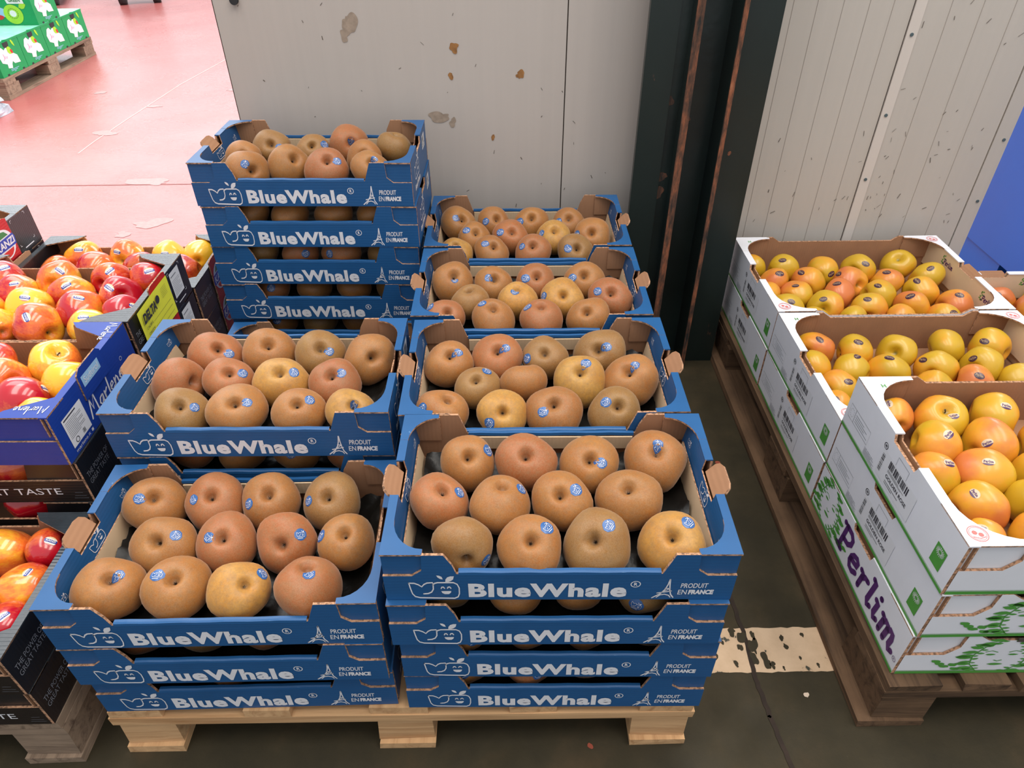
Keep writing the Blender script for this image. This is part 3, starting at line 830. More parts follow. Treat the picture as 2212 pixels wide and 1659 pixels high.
def build_blue_tray():
    p = Proto()
    fl = MB().box(-W2 + .003, -D2 + .003, 0, W2 - .003, D2 - .003, 0.004, 'kraft'); p.add('floor_panel', fl)
    pol = [(-W2, 0), (W2, 0), (W2, .055), (.206, .055), (.192, .067), (.190, TH), (.157, TH), (.150, .080), (.143, .0595), (-.144, .0595), (-.149, .078), (-.160, TH), (-.190, TH), (-.192, .067), (-.206, .055), (-W2, .055)]
    T = 0.004
    fp = p.add('front_panel', MB().ext(pol, (0, -D2, 0), X, Z, Y * T, 'blue', 'kraft', 'edge'))
    bp = p.add('back_panel', MB().ext(pol, (0, D2, 0), -X, Z, -Y * T, 'blue', 'kraft', 'edge'))
    for s, par in ((-1, fp), (1, bp)):
        m = MB()
        # folded blue rim and pale inner band in the middle
        nr_ = 14
        for q in range(nr_):
            xa_, xb_ = -.141 + .282 * q / nr_, -.141 + .282 * (q + 1) / nr_
            za, zb = .0622 + .0006 * math.sin(q * 1.7), .0622 + .0006 * math.sin((q + 1) * 1.7)
            prof_ = [(-.0004, .0570), (.0002, 0.0), (.0030, .0012), (.0075, .0010), (.0085, -.0040)]
            for w_ in range(4):
                (a0, b0), (a1, b1) = prof_[w_], prof_[w_ + 1]
                h0 = (lambda zz: b0 if w_ == 0 else zz + b0); 
                P_ = lambda x_, a_, z_: (x_, s * (D2 - a_), z_)
                m.face([P_(xa_, a0, h0(za)), P_(xb_, a0, h0(zb)), P_(xb_, a1, zb + b1), P_(xa_, a1, za + b1)][::(1 if s < 0 else -1)], 'blue', True)
        p.add('rim_fold', m, par)
        m = MB(); y2 = s * (D2 - 0.008)
        m.box(-.139, min(y2, y2 - s * .003), .030, .139, max(y2, y2 - s * .003), .0562, 'kraft_lite')
        p.add('inner_band', m, par)
    O_ = (0, -D2, 0)
    p.add('brand_word', Ink().text('BlueWhale', -.1285, .0065, .0965, .0385, 0.044, sp=1.10).mesh('brand_word', 'white_ink', O_, X, Z), fp)
    p.add('registered_mark', Ink().ring(.1075, .0365, .0066, .0014, 18).text('R', .1052, .0330, .1103, .0402, 0.03).mesh('registered_mark', 'white_ink', O_, X, Z), fp)
    p.add('origin_word', Ink().text('PRODUIT', .1715, .0275, .2095, .0385, 0.015, 0.05).mesh('origin_word', 'white_ink', O_, X, Z), fp)
    p.add('origin_word', Ink().text('EN', .1690, .0125, .1815, .0235, 0.008, 0.05).text('FRANCE', .1840, .0125, .2195, .0235, 0.06, 0.05).mesh('origin_word', 'white_ink', O_, X, Z), fp)
    p.add('whale_logo', Ink().shapes(WHALE, -.212, .0035, -.141, .0575).mesh('whale_logo', 'white_ink', O_, X, Z), fp)
    p.add('tower_print', Ink().shapes(EIFFEL, .1335, .0045, .164, .0475).mesh('tower_print', 'white_ink', O_, X, Z), fp)
    for s in (-1, 1):
        U = Y * s
        a = D2 - T - 0.0036
        side = [(-a, 0), (a, 0), (a, TH - .003), (.036, TH - .003), (.034, .082), (-.034, .082), (-.036, TH - .003), (-a, TH - .003)]
        sp = p.add('side_panel', MB().ext(side, (s * W2, 0, 0), U, Z, -X * s * T, 'blue', 'kraft', 'edge'))
        for y0, y1 in ((-a, -.036), (.036, a)):
            p.add('rim_fold', MB().box(min(s * W2, s * (W2 - .013)), y0, TH - .003, max(s * W2, s * (W2 - .013)), y1, TH - .0003, 'blue'), sp)
        # sloped inner wall with a notch behind the handle
        xa, xb = s * (W2 - .0125), s * (W2 - .0215)
        inn = MB()
        O = Vector((xa, 0, TH - .0005)); Vd = (Vector((xb, 0, .045)) - O); Lv = Vd.length; Vd = -Vd / Lv
        poly = [(-a, -Lv), (a, -Lv), (a, 0), (.036, 0), (.034, -.020), (-.034, -.020), (-.036, 0), (-a, 0)]
        inn.ext(poly, O, -U, Vd, X * s * .002, 'blue', 'kraft', 'edge')
        iw = p.add('inner_wall', inn, sp)
        lw = MB(); xc, xd = s * (W2 - .0235), s * (W2 - .030)
        O2 = Vector((xd, 0, .006)); V2 = Vector((xc, 0, .056)) - O2; L2 = V2.length; V2 /= L2
        lw.ext([(-a + .008, 0), (a - .008, 0), (a - .02, L2), (-a + .012, L2 * 0.96)], O2, -U, V2, X * s * .002, 'kraft_lite', 'kraft', 'edge')
        p.add('liner_strip', lw, sp)
        # inside print
        O3 = O + Vector((-s * 0.0001, 0, 0))
        p.add('inside_logo', Ink().shapes(WHALE, -.016, -.044, .026, -.018).mesh('inside_logo', 'white_ink', O3, -U, Vd, 0.0006), iw)
        p.add('inside_word', Ink().text('BlueWhale', -.020, -.052, .030, -.046, 0.03).mesh('inside_word', 'white_ink', O3, -U, Vd, 0.0006), iw)
        for q_ in (-.116, .098): p.add('inside_logo', Ink().shapes(WHALE, q_, -.036, q_ + .018, -.024).mesh('inside_logo', 'white_ink', O3, -U, Vd, 0.0006), iw)
        # outside print
        p.add('side_logo', Ink().shapes(WHALE, -.095, .036, -.020, .085).mesh('side_logo', 'white_ink', (s * W2, 0, 0), U, Z), sp)
        p.add('side_word', Ink().text('BlueWhale', -.100, .016, -.014, .029, 0.035).mesh('side_word', 'white_ink', (s * W2, 0, 0), U, Z), sp)
        k = Ink().rect(.058, .055, .10, .088)
        p.add('shipping_label', k.mesh('shipping_label', 'paper', (s * W2, 0, 0), U, Z, .0005), sp)
        k = Ink().bars(.061, .072, .085, .085, 12, random.Random(2)).rect(.061, .066, .096, .068).rect(.061, .060, .090, .062)
        p.add('barcode', k.mesh('barcode', 'dark_ink', (s * W2, 0, 0), U, Z, .0008), sp)
        # handle tab folded out
        up = Vector((s * math.sin(0.75), 0, math.cos(0.75))); O4 = Vector((s * (W2 - .011), 0, .081))
        tab = MB().ext([(-.029, 0), (.029, 0), (.031, .020), (.026, .029), (.016, .032), (-.018, .032), (-.027, .028), (-.031, .020)], O4, -U, up, up.cross(Y) * (.0042 * (1 if up.cross(Y).x * s > 0 else -1)), 'kraft', 'blue', 'edge')
        p.add('handle_tab', tab, sp, ('tab_l',) if s < 0 else ('tab_r',))
    for sx in (-1, 1):
        for sy in (-1, 1):
            pts = arc_corner(.189, W2, D2 - .001, D2 - .064, W2 - .013, D2 - .011)
            pl = [(sx * a_, sy * b_) for a_, b_ in pts]
            if sx * sy < 0: pl = pl[::-1]
            m = MB().ext(pl[::-1] if True else pl, (0, 0, TH), X, Y, -Z * .003, 'blue', 'kraft', 'edge')
            # drop flap behind the end panel
            y = sy * (D2 - T - .0002)
            fw_ = [(sx * .188, .046), (sx * (W2 - .0005), .046), (sx * (W2 - .0005), TH - .003), (sx * .188, TH - .003)]
            U = X if sy < 0 else -X
            q = [(a_ if sy < 0 else -a_, b_) for a_, b_ in fw_]
            ar = sum(q[i][0] * q[(i + 1) % 4][1] - q[(i + 1) % 4][0] * q[i][1] for i in range(4))
            if ar < 0: q = q[::-1]
            m.ext(q, (0, y, 0), U, Z, -Y * sy * .003, 'blue', 'kraft', 'edge')
            p.add('corner_flap', m)
    # crinkled black film liner
    m = MB(); rr = random.Random(9); nx, ny = 44, 28
    G_ = [[None] * (nx + 1) for _ in range(ny + 1)]
    for j in range(ny + 1):
        for i in range(nx + 1):
            x = -.214 + .428 * i / nx; y = -.128 + .256 * j / ny
            e = max(abs(x) / .214, abs(y) / .128)
            z = .010 + .008 * (math.sin(x * 62 + 1.3) * math.sin(y * 66 + .4)) * .5 + rr.uniform(0, .0035) + (max(0, e - .9) / .1) * rr.uniform(.010, .022)
            G_[j][i] = len(m.v); m.v.append((x, y, max(.0055, z)))
    s_ = m.slot('film')
    for j in range(ny):
        for i in range(nx):
            m.f.append((G_[j][i], G_[j][i + 1], G_[j + 1][i + 1], G_[j + 1][i])); m.mi.append(s_); m.sm.append(True)
    p.add('film_liner', m)
    return p
BLUE_TRAY = build_blue_tray()

ORD = ['bottom', 'second', 'third', 'fourth', 'fifth', 'sixth']
ZP, HT = 0.1338, 0.1012
STACKS = {'R1': (.2593, .1479, -.0122, 4, 'front right'), 'R2': (.2492, .4459, .0012, 4, 'second right'), 'R3': (.2392, .7523, -.0051, 4, 'third right'), 'R4': (.2395, 1.0568, -.0057, 4, 'rear right'),
          'L1': (-.2540, .1510, .0101, 3, 'front left'), 'L2': (-.2610, .4548, -.0074, 4, 'second left'), 'L3': (-.2570, .7560, .0, 2, 'third left, low'), 'L4': (-.2646, 1.0600, -.0238, 6, 'tall rear left')}
JIT = {('R1', 1): .003, ('R1', 2): .006, ('R1', 3): -.002, ('L4', 5): .004, ('L1', 2): -.002}
JITY = {('R1', 4): .004, ('R1', 3): -.005, ('R1', 2): -.001, ('R1', 1): .001, ('L1', 3): -.004, ('L1', 2): -.006, ('L1', 1): .003, ('L4', 5): -.002, ('L4', 3): -.002}
for key, (cx, cy, rz, n, nm) in STACKS.items():
    for lv in range(1, n + 1):
        top = lv == n
        fl = []
        if top and key[0] == 'R': fl = ['tab_l', 'tab_r']
        elif top: fl = ['tab_l']
        what = 'open blue cardboard tray of russet apples on top of the %s stack' % nm if top else 'closed-in blue cardboard tray, %s from the floor in the %s stack' % (ORD[lv - 1] if lv > 1 else 'lowest', nm)
        BLUE_TRAY.spawn('fruit_tray', (cx + JIT.get((key, lv), 0), cy + JITY.get((key, lv), 0), ZP + (lv - 1) * HT + .0003), rz + (0.004 if lv % 2 else -0.003) * (0 if top else 1), what, 'tray', 'blue trays of russet apples', fl)

# ================================================================== black crates of red apples, and the blue one
KW, KD, KH = 0.247, 0.146, 0.0985
def crate(body, front_m, rim, red_tab, H, tabz):
    p = Proto(); T = 0.004
    p.add('floor_panel', MB().box(-KW + .003, -KD + .003, 0, KW - .003, KD - .003, .004, 'kraft'))
    KI = KW - .0044
    pol = [(-KI, 0), (KI, 0), (KI, .054), (-KI, .054)]
    fp = p.add('front_panel', MB().ext(pol, (0, -KD, 0), X, Z, Y * T, front_m, 'kraft', 'edge'))
    bp = p.add('back_panel', MB().ext([(-KI, 0), (KI, 0), (KI, .062), (-KI, .062)], (0, KD, 0), -X, Z, -Y * T, front_m, 'kraft', 'edge'))
    sides = []
    for s in (-1, 1):
        U = Y * s; a = KD - .0003
        sp = p.add('side_panel', MB().ext([(-a, 0), (a, 0), (a, H - .003), (-a, H - .003)], (s * KW, 0, 0), U, Z, -X * s * T, body, 'kraft', 'edge'))
        sides.append(sp)
        m = MB().box(min(s * KW, s * (KW - .014)), -a, H - .003, max(s * KW, s * (KW - .014)), a, H - .0003, rim)
        p.add('rim_fold', m, sp)
        m = MB().ext([(-a, -.04), (a, -.04), (a, 0), (-a, 0)], (s * (KW - .012), 0, H - .003), -U, Z, X * s * .002, body, 'kraft', 'edge')
        p.add('inner_wall', m, sp)
    for sx in (-1, 1):
        for sy in (-1, 1):
            pl = [(.150, KD - .001), (KW, KD - .001), (KW, KD - .055), (KW - .014, KD - .055), (.165, KD - .020)]
            q = [(sx * a_, sy * b_) for a_, b_ in pl]
            if sx * sy > 0: q = q[::-1]
            m = MB().ext(q, (0, 0, H), X, Y, -Z * .003, rim, 'kraft', 'edge')
            y = sy * (KD - T - .0005)
            pq = [(sx * .140, .048), (sx * (KW - .0045), .048), (sx * (KW - .0045), H - .003), (sx * .152, H - .003)]
            q = [(a_ if sy < 0 else -a_, b_) for a_, b_ in pq]
            ar = sum(q[i][0] * q[(i + 1) % 4][1] - q[(i + 1) % 4][0] * q[i][1] for i in range(4))
            if ar < 0: q = q[::-1]
            m.ext(q, (0, y, 0), X if sy < 0 else -X, Z, -Y * sy * .003, body, 'kraft', 'edge')
            p.add('corner_post', m)
    return p, fp, sides

def emblem(p, par, O, U, V, r=.040):
    p.add('emblem', Ink().disc(0, 0, r, r * .92, 28).mesh('emblem', 'white_ink', O, U, V, .0006), par, ('emb',))
    p.add('emblem_top', Ink().poly([(-r * .62, r * .42), (r * .62, r * .42), (r * .35, r * .72), (0, r * .80), (-r * .35, r * .72)]).mesh('emblem_top', 'emblem_green', O, U, V, .0009), par, ('emb',))
    p.add('emblem_base', Ink().poly([(-r * .55, -r * .62), (-r * .3, -r * .78), (0, -r * .84), (r * .3, -r * .78), (r * .55, -r * .62), (r * .66, -r * .42), (-r * .66, -r * .42)]).mesh('emblem_base', 'emblem_red', O, U, V, .0009), par, ('emb',))
    p.add('emblem_band', Ink().poly([(-r * 1.12, -r * .30), (r * 1.0, -r * .36), (r * 1.12, r * .1), (r * 1.02, r * .36), (-r * 1.0, r * .34), (-r * 1.14, 0)]).mesh('emblem_band', 'emblem_blue', O, U, V, .0012), par, ('emb',))
    p.add('emblem_word', Ink().text('KANZI', -r * .95, -r * .22, r * .95, r * .24, .03, 0.1).mesh('emblem_word', 'white_ink', O, U, V, .0015), par, ('emb',))

def build_black():
    p, fp, sides = crate('black_card', 'brown_black', 'sky_tint_rim', True, KH, .110)
    p.add('lettering', Ink().text('THE POWER OF', -.235, .020, -.02, .036, 0.0).mesh('lettering', 'white_ink', (0, -KD, 0), X, Z), fp)
    p.add('lettering', Ink().text('GREAT TASTE', .01, .020, .195, .036, 0.0).mesh('lettering', 'white_ink', (0, -KD, 0), X, Z), fp)
    p.add('fine_print', Ink().rect(.215, .016, .236, .0166).rect(.218, .024, .232, .0246).rect(.212, .010, .238, .0106).mesh('fine_print', 'grey_ink', (0, -KD, 0), X, Z), fp)
    for s, sp in zip((-1, 1), sides):
        U = Y * s; O = (s * KW, 0, 0)
        p.add('lettering', Ink().text('THE POWER OF', -.135, .050, -.058, .0615, 0.0).mesh('lettering', 'grey_ink', O, U, Z, .0006), sp, ('text',))
        p.add('lettering', Ink().text('GREAT TASTE', -.135, .034, -.064, .0455, 0.0).mesh('lettering', 'grey_ink', O, U, Z, .0006), sp, ('text',))
        tb = MB().ext([(-.042, .002), (.042, .002), (.042, .108), (.030, .112), (-.030, .112), (-.042, .108)], (s * (KW + .0035), 0, 0), U, Z, -X * s * .003, 'red_card', 'kraft', 'edge')
        ti = p.add('red_tab', tb, sp, ('emb',))
        emblem(p, ti, Vector((s * (KW + .0035), 0, .055)), U, Z)
        k = Ink().rect(.062, .026, .112, .088)
        li = p.add('paper_label', k.mesh('paper_label', 'paper', O, U, Z, .0007), sp, ('lab',))
        k = Ink()
        for i in range(9): k.rect(.066, .032 + i * .0042, .066 + (.04 if i % 3 else .03), .0328 + i * .0042)
        k.rect(.066, .076, .095, .0785)
        p.add('label_print', k.mesh('label_print', 'grey_ink', O, U, Z, .0010), li, ('lab',))
        k = Ink()
        for (x, z, dx, dz) in ((.055, .092, 1, -1), (.12, .092, -1, -1), (.055, .020, 1, 1), (.12, .020, -1, 1)):
            k.rect(min(x, x + .006 * dx), z, max(x, x + .006 * dx), z + .001).rect(x, min(z, z + .006 * dz), x + .001, max(z, z + .006 * dz))
        k.rect(.07, .010, .11, .0125)
        p.add('corner_marks', k.mesh('corner_marks', 'white_ink', O, U, Z, .0006), sp, ('marks',))
    return p
BLACK = build_black()

def build_royal():
    p, fp, sides = crate('royal', 'royal', 'royal', True, .108, .118)
    p.add('lettering', Ink().text('LE ALPI', .035, .0345, .085, .0405, .02).mesh('lettering', 'white_ink', (0, -KD, 0), X, Z), fp)
    p.add('lettering', Ink().text('DER ALPEN', .02, .022, .105, .028, .02).mesh('lettering', 'white_ink', (0, -KD, 0), X, Z), fp)
    for s, sp in zip((-1, 1), sides):
        U = Y * s; O = (s * KW, 0, 0)
        tb = MB().ext([(-.045, .062), (.045, .062), (.043, .115), (.032, .124), (-.030, .124), (-.043, .115)], (s * (KW + .0035), 0, 0), U, Z, -X * s * .003, 'royal', 'kraft', 'edge')
        ti = p.add('side_tab', tb, sp)
        tg = p.add('region_tag', Ink().rect(-.036, .086, .026, .108).mesh('region_tag', 'pale_blue', (s * (KW + .0035), 0, 0), U, Z, .0006), ti)
        p.add('region_word', Ink().text('Südtirol', -.030, .091, .020, .104, 0).mesh('region_word', 'white_ink', (s * (KW + .0035), 0, 0), U, Z, .0010), tg)
        p.add('lettering', Ink().shapes(MARLENE, -.048, .022, .085, .062, .1).ring(.094, .056, .004, .0008, 14).mesh('lettering', 'white_ink', O, U, Z, .0006), sp)
        li = p.add('paper_label', Ink().rect(-.122, .016, -.058, .078).mesh('paper_label', 'paper', O, U, Z, .0007), sp)
        k = Ink()
        for i in range(10): k.rect(-.118, .034 + i * .0036, -.118 + (.05 if i % 3 else .034), .0347 + i * .0036)
        k.rect(-.118, .072, -.078, .0745).ring(-.105, .024, .005, .0014, 16).bars(-.085, .020, -.076, .029, 7, random.Random(4))
        p.add('label_print', k.mesh('label_print', 'dark_ink', O, U, Z, .0010), li)
        p.add('web_address', Ink().text('marlene.it', -.12, .005, -.07, .0115).rect(-.064, .005, -.058, .011).mesh('web_address', 'white_ink', O, U, Z, .0006), sp)
    for sx, sy in ((1, -1), (1, 1)):
        k = Ink().shapes(MARLENE, 0, 0, .058, .02)
        if sy < 0: p.add('corner_word', k.mesh('corner_word', 'white_ink', (KW - .010, -KD + .030, .108), -X, -Y, .0006))
        else: p.add('corner_word', k.mesh('corner_word', 'white_ink', (KW - .022, KD - .006, .108), -Y, X, .0006))
    return p
ROYAL = build_royal()

ZK, HK = 0.1400, 0.0998
KX = -0.822
KROWS = {1: (.126, 2), 2: (.440, 3), 3: (.742, 4), 4: (1.045, 3)}
RN = {1: 'front row', 2: 'second row', 3: 'third row', 4: 'rear row'}
for rw, (cy, n) in KROWS.items():
    for lv in range(1, n + 1):
        fl = ['text'] if rw < 3 else ['emb', 'lab'] if rw == 3 else ['emb', 'text']
        if rw == 3 and lv == 4: fl = ['emb', 'lab', 'marks', 'text']
        top = lv == n
        lb = ('open black cardboard crate of red apples, top of the %s on the left pallet' if top and rw != 2 else 'black cardboard crate under the royal blue crate, left pallet, %s' if top else 'black cardboard crate, ' + ORD[lv - 1] + ' layer, %s of the left pallet')
        BLACK.spawn('apple_crate', (KX, cy, ZK + (lv - 1) * HK), 0.004 * (1 if lv % 2 else -1), lb % RN[rw], 'crate', 'black crates of red apples', fl)
ROYAL.spawn('apple_crate', (KX - .002, .437, ZK + 3 * HK), -0.006, 'royal blue crate of red and yellow apples on top of black crates', 'crate', None, ())
for lv in range(1, 5):
    lb = 'tall black crate at the left edge with a red emblem tab' if lv == 4 else 'black crate hidden under the tall one at the left edge, %s layer' % ORD[lv - 1]
    BLACK.spawn('apple_crate', (-1.330, 1.025, ZK + (lv - 1) * HK), 0.0, lb, 'crate', 'black crates of red apples', ['emb', 'marks'])

# yellow price label stuck on the third-row crate
lr = link('price_label', None, None, (KX + KW + .006, .742, ZK + 3 * HK))
tag(lr, 'yellow DELTA paper label stuck on the black crate side', 'label')
m = MB(); nseg = 12
O = Vector((0, 0, 0))
prof = [(-.118 + .150 * i / nseg) for i in range(nseg + 1)]
for i in range(nseg):
    x0 = .0006 + .0035 * (i / nseg) ** 3; x1 = .0006 + .0035 * ((i + 1) / nseg) ** 3
    y0, y1 = prof[i], prof[i + 1]
    m.face([(x0, y0, .006 + .004 * i / nseg), (x1, y1, .006 + .004 * (i + 1) / nseg), (x1, y1, .098 + .006 * (i + 1) / nseg), (x0, y0, .098 + .006 * i / nseg)], 'yellow_label')
sheet = m.build('label_sheet', lr)
k = Ink().text('DELTA', -.110, .066, -.045, .088, .05, .15).disc(-.034, .082, .009)
for i, w in enumerate(('CALIBRE', 'ORIGEN', 'CATEGORIA', 'VARIEDAD')):
    z = .052 - i * .014
    k.text(w, -.108, z, -.078, z + .006).rect(-.074, z, .020, z + .0006)
for i in range(6): k.rect(-.012, .092 - i * .004, .016, .0925 - i * .004)
link('lettering', k.mesh('lettering', 'dark_ink', (.0042, 0, 0), Y, Z, .0008), sheet)

# ================================================================== white boxes of yellow apples
PW, PD, PH = 0.297, 0.203, 0.1152
def build_white(variant):
    p = Proto(); T = 0.005
    p.add('floor_panel', MB().box(-PW + .003, -PD + .003, 0, PW - .003, PD - .003, .005, 'kraft'))
    e = PH - .003
    PI_ = PW - .0054
    pol = [(-PI_, 0), (PI_, 0), (PI_, .058), (.225, .058), (.205, .080), (.203, PH), (.185, PH), (.165, PH - .014), (-.165, PH - .014), (-.185, PH), (-.203, PH), (-.205, .080), (-.225, .058), (-PI_, .058)]
    fp = p.add('front_panel', MB().ext(pol, (0, -PD, 0), X, Z, Y * T, 'white_card', 'kraft', 'edge'))
    bp = p.add('back_panel', MB().ext(pol, (0, PD, 0), -X, Z, -Y * T, 'white_card', 'kraft', 'edge'))
    # green foot band and leaf picture on the end panel
    p.add('green_band', Ink().rect(-PI_, 0, PI_, .0075).mesh('green_band', 'green_ink', (0, -PD, 0), X, Z), fp)
    p.add('green_line', Ink().rect(-PI_, .0088, PI_, .0096).mesh('green_line', 'green_ink', (0, -PD, 0), X, Z), fp)
    if variant != 'top':
        p.add('leaf_face', Ink().shapes(FACE, -.228, .004, -.025, .108).mesh('leaf_face', 'green_ink', (0, -PD, 0), X, Z, .0009), fp)
        p.add('vent_slot', MB().box(-.118, -PD - .0012, .098, .04, -PD + .001, .107, 'seam'), fp)
    for s in (-1, 1):
        U = Y * s; a = PD - .0005
        cut = [(.042, e), (.037, .100), (-.037, .100), (-.042, e)]
        sp = p.add('side_panel', MB().ext([(-a, 0), (a, 0), (a, e)] + cut + [(-a, e)], (s * PW, 0, 0), U, Z, -X * s * T, 'white_card', 'cream_card', 'edge'))
        for y0, y1 in ((-a, -.042), (.042, a)):
            p.add('rim_fold', MB().box(min(s * PW, s * (PW - .017)), y0, e, max(s * PW, s * (PW - .017)), y1, PH - .0003, 'white_card'), sp)
        inn = MB().ext([(-a, -.082), (a, -.082), (a, 0), (.042, 0), (.037, -.010), (-.037, -.010), (-.042, 0), (-a, 0)], (s * (PW - .0155), 0, e), -U, Z, X * s * .003, 'cream_card', 'kraft', 'edge')
        iw = p.add('inner_wall', inn, sp)
        for q in (-.115, .085):
            O3 = Vector((s * (PW - .0155), 0, e))
            p.add('inside_word', Ink().shapes(PERLIM, q + .012, -.034, q + .06, -.020, .2).mesh('inside_word', 'purple_ink', O3, -U, Z, .0006), iw)
            k = Ink(); r2 = random.Random(5)
            for i in range(9): leaf(k, q + .002 + .012 * r2.random(), -.038 + .026 * r2.random(), r2.uniform(0, 6.3), .007, .005)
            p.add('inside_leaves', k.mesh('inside_leaves', 'green_ink', O3, -U, Z, .0006), iw)
        up = Vector((s * math.sin(0.9), 0, math.cos(0.9)))
        tb = MB().ext([(-.040, 0), (.040, 0), (.040, .022), (.034, .030), (-.034, .030), (-.040, .022)], (s * (PW - .014), 0, .094), -U, up, up.cross(Y) * (.005 * (1 if up.cross(Y).x * s > 0 else -1)), 'kraft', 'white_card', 'edge')
        p.add('handle_tab', tb, sp, ('tab_l',) if s < 0 else ('tab_r',))
        O = (s * PW, 0, 0)
        bm = Ink().rect(-a, 0, a, .0060)
        p.add('green_band', bm.mesh('green_band', 'green_ink', O, U, Z), sp)
        p.add('green_line', Ink().rect(-a, .0072, a, .0080).mesh('green_line', 'green_ink', O, U, Z), sp)
        if variant == 'name':
            p.add('big_word', Ink().shapes(PERLIM, -.072, .026, .180, .088, .10).mesh('big_word', 'purple_ink', O, U, Z, .0008), sp)
            p.add('registered_mark', Ink().ring(.193, .030, .005, .0009, 14).text('R', .1912, .0278, .195, .0322).mesh('registered_mark', 'purple_ink', O, U, Z, .0008), sp)
            p.add('leaf_wreath', Ink().shapes(FACE, -.225, .008, -.045, .114).mesh('leaf_wreath', 'green_ink', O, U, Z, .0008), sp)
        else:
            rr = random.Random(7)
            k = Ink().frame(-.190, .030, -.103, .060, .0009).rect(-.168, .030, -.1672, .060)
            for i in range(12): k.disc(-.179 + .007 * math.cos(i * .5236), .045 + .009 * math.sin(i * .5236), .0008, None, 5)
            for i in range(4): k.rect(-.163, .036 + i * .005, -.163 + (.055, .04, .05, .035)[i], .0372 + i * .005)
            k.frame(-.008, .062, .030, .090, .0009)
            k.text('GIE PERLIM', -.105, .0225, -.070, .0255)
            for i in range(5): k.rect(-.105, .010 + i * .0025, -.105 + (.045, .04, .045, .03, .04)[i], .0110 + i * .0025)
            p.add('green_print', k.mesh('green_print', 'grey_ink', O, U, Z, .0006), sp)
            li = p.add('paper_label', Ink().rect(-.052, .016, .072, .072).mesh('paper_label', 'paper', O, U, Z, .0008), sp)
            k = Ink().bars(-.022, .052, .050, .068, 22, rr).bars(-.049, .026, -.040, .064, 14, rr, False)
            k.text('GOLDEN ROSE', -.020, .032, .056, .0395, .02)
            for i in range(3): k.rect(-.020, .0445 + i * .002, -.020 + (.05, .06, .04)[i], .0452 + i * .002)
            for i in range(2): k.rect(-.018, .021 + i * .004, -.018 + (.03, .05)[i], .0222 + i * .004)
            p.add('barcode', k.mesh('barcode', 'dark_ink', O, U, Z, .0012), li)
            p.add('round_mark', Ink().ring(-.050, .078, .006, .0014, 16).text('e', -.053, .0755, -.047, .0805, .02).mesh('round_mark', 'dark_ink', O, U, Z, .0006), sp)
            gq = p.add('green_square', Ink().rect(.150, .022, .178, .064).mesh('green_square', 'green_ink', O, U, Z, .0006), sp)
            k = Ink()
            for i in range(18):
                t = i / 18 * 6.2832
                k.stroke([(.164 + .004 * math.cos(t), .053 + .003 * math.sin(t)), (.164 + .011 * math.cos(t), .053 + .009 * math.sin(t))], .0009, False)
            p.add('sun_rays', k.mesh('sun_rays', 'white_ink', O, U, Z, .0010), gq)
    for sx in (-1, 1):
        for sy in (-1, 1):
            pts = arc_corner(.198, PW, PD - .001, PD - .085, PW - .017, PD - .012)
            pl = [(sx * a_, sy * b_) for a_, b_ in pts]
            if sx * sy < 0: pl = pl[::-1]
            m = MB().ext(pl[::-1], (0, 0, PH), X, Y, -Z * .003, 'white_card', 'kraft', 'edge')
            y = sy * (PD - T - .0006)
            pq = [(sx * .20, .050), (sx * (PW - .006), .050), (sx * (PW - .006), PH - .003), (sx * .20, PH - .003)]
            q = [(a_ if sy < 0 else -a_, b_) for a_, b_ in pq]
            ar = sum(q[i][0] * q[(i + 1) % 4][1] - q[(i + 1) % 4][0] * q[i][1] for i in range(4))
            if ar < 0: q = q[::-1]
            m.ext(q, (0, y, 0), X if sy < 0 else -X, Z, -Y * sy * .003, 'white_card', 'kraft', 'edge')
            cf = p.add('corner_flap', m)
            if sx * sy > 0:
                k = Ink().ring(0, 0, .0145, .0011, 26).ring(0, 0, .0122, .0007, 24).disc(-.004, .002, .004, None, 8).disc(.004, -.002, .004, None, 8).stroke([(-.009, -.006), (0, -.009), (.009, -.006)], .0012)
                p.add('red_seal', k.mesh('red_seal', 'red_ink', (sx * .273, sy * (PD - .024), PH), X, Y, .0006), cf)
            elif sx < 0:
                k = Ink().text('H', -.004, -.005, .004, .005, .02)
                p.add('green_letter', k.mesh('green_letter', 'green_ink', (sx * .262, sy * (PD - .03), PH), X, Y, .0006), cf)
    return p
WB = {'top': build_white('top'), 'mid': build_white('mid'), 'name': build_white('name')}
ZB, HB = 0.1395, 0.1162
PX = 1.155
for rw, cy, kinds, nm in ((1, .253, ['name', 'mid', 'top'], 'front stack'), (2, .664, ['mid', 'top'], 'middle stack'), (3, 1.075, ['mid', 'top'], 'rear stack')):
    for lv, kd in enumerate(kinds):
        top = lv == len(kinds) - 1
        if kd == 'name': lb = 'white box with big purple lettering and leaf wreath, lowest of the front stack'
        elif top: lb = 'open white cardboard box of yellow apples, top of the %s on the dark pallet' % nm
        else: lb = 'white cardboard box with GOLDEN ROSE label, %s layer of the %s' % (ORD[lv], nm)
        WB[kd].spawn('apple_box', (PX + (.002 if lv % 2 else 0), cy, ZB + lv * HB), .003 * (1 if lv % 2 else -1), lb, 'box', 'white boxes of yellow apples', ('tab_r',) if top and rw == 3 else ())
WB['top'].spawn('apple_box', (1.664, .970, ZB), math.pi / 2, 'lower white box of apples at the right edge by the blue bin', 'box', 'white boxes of yellow apples', ('tab_r',))

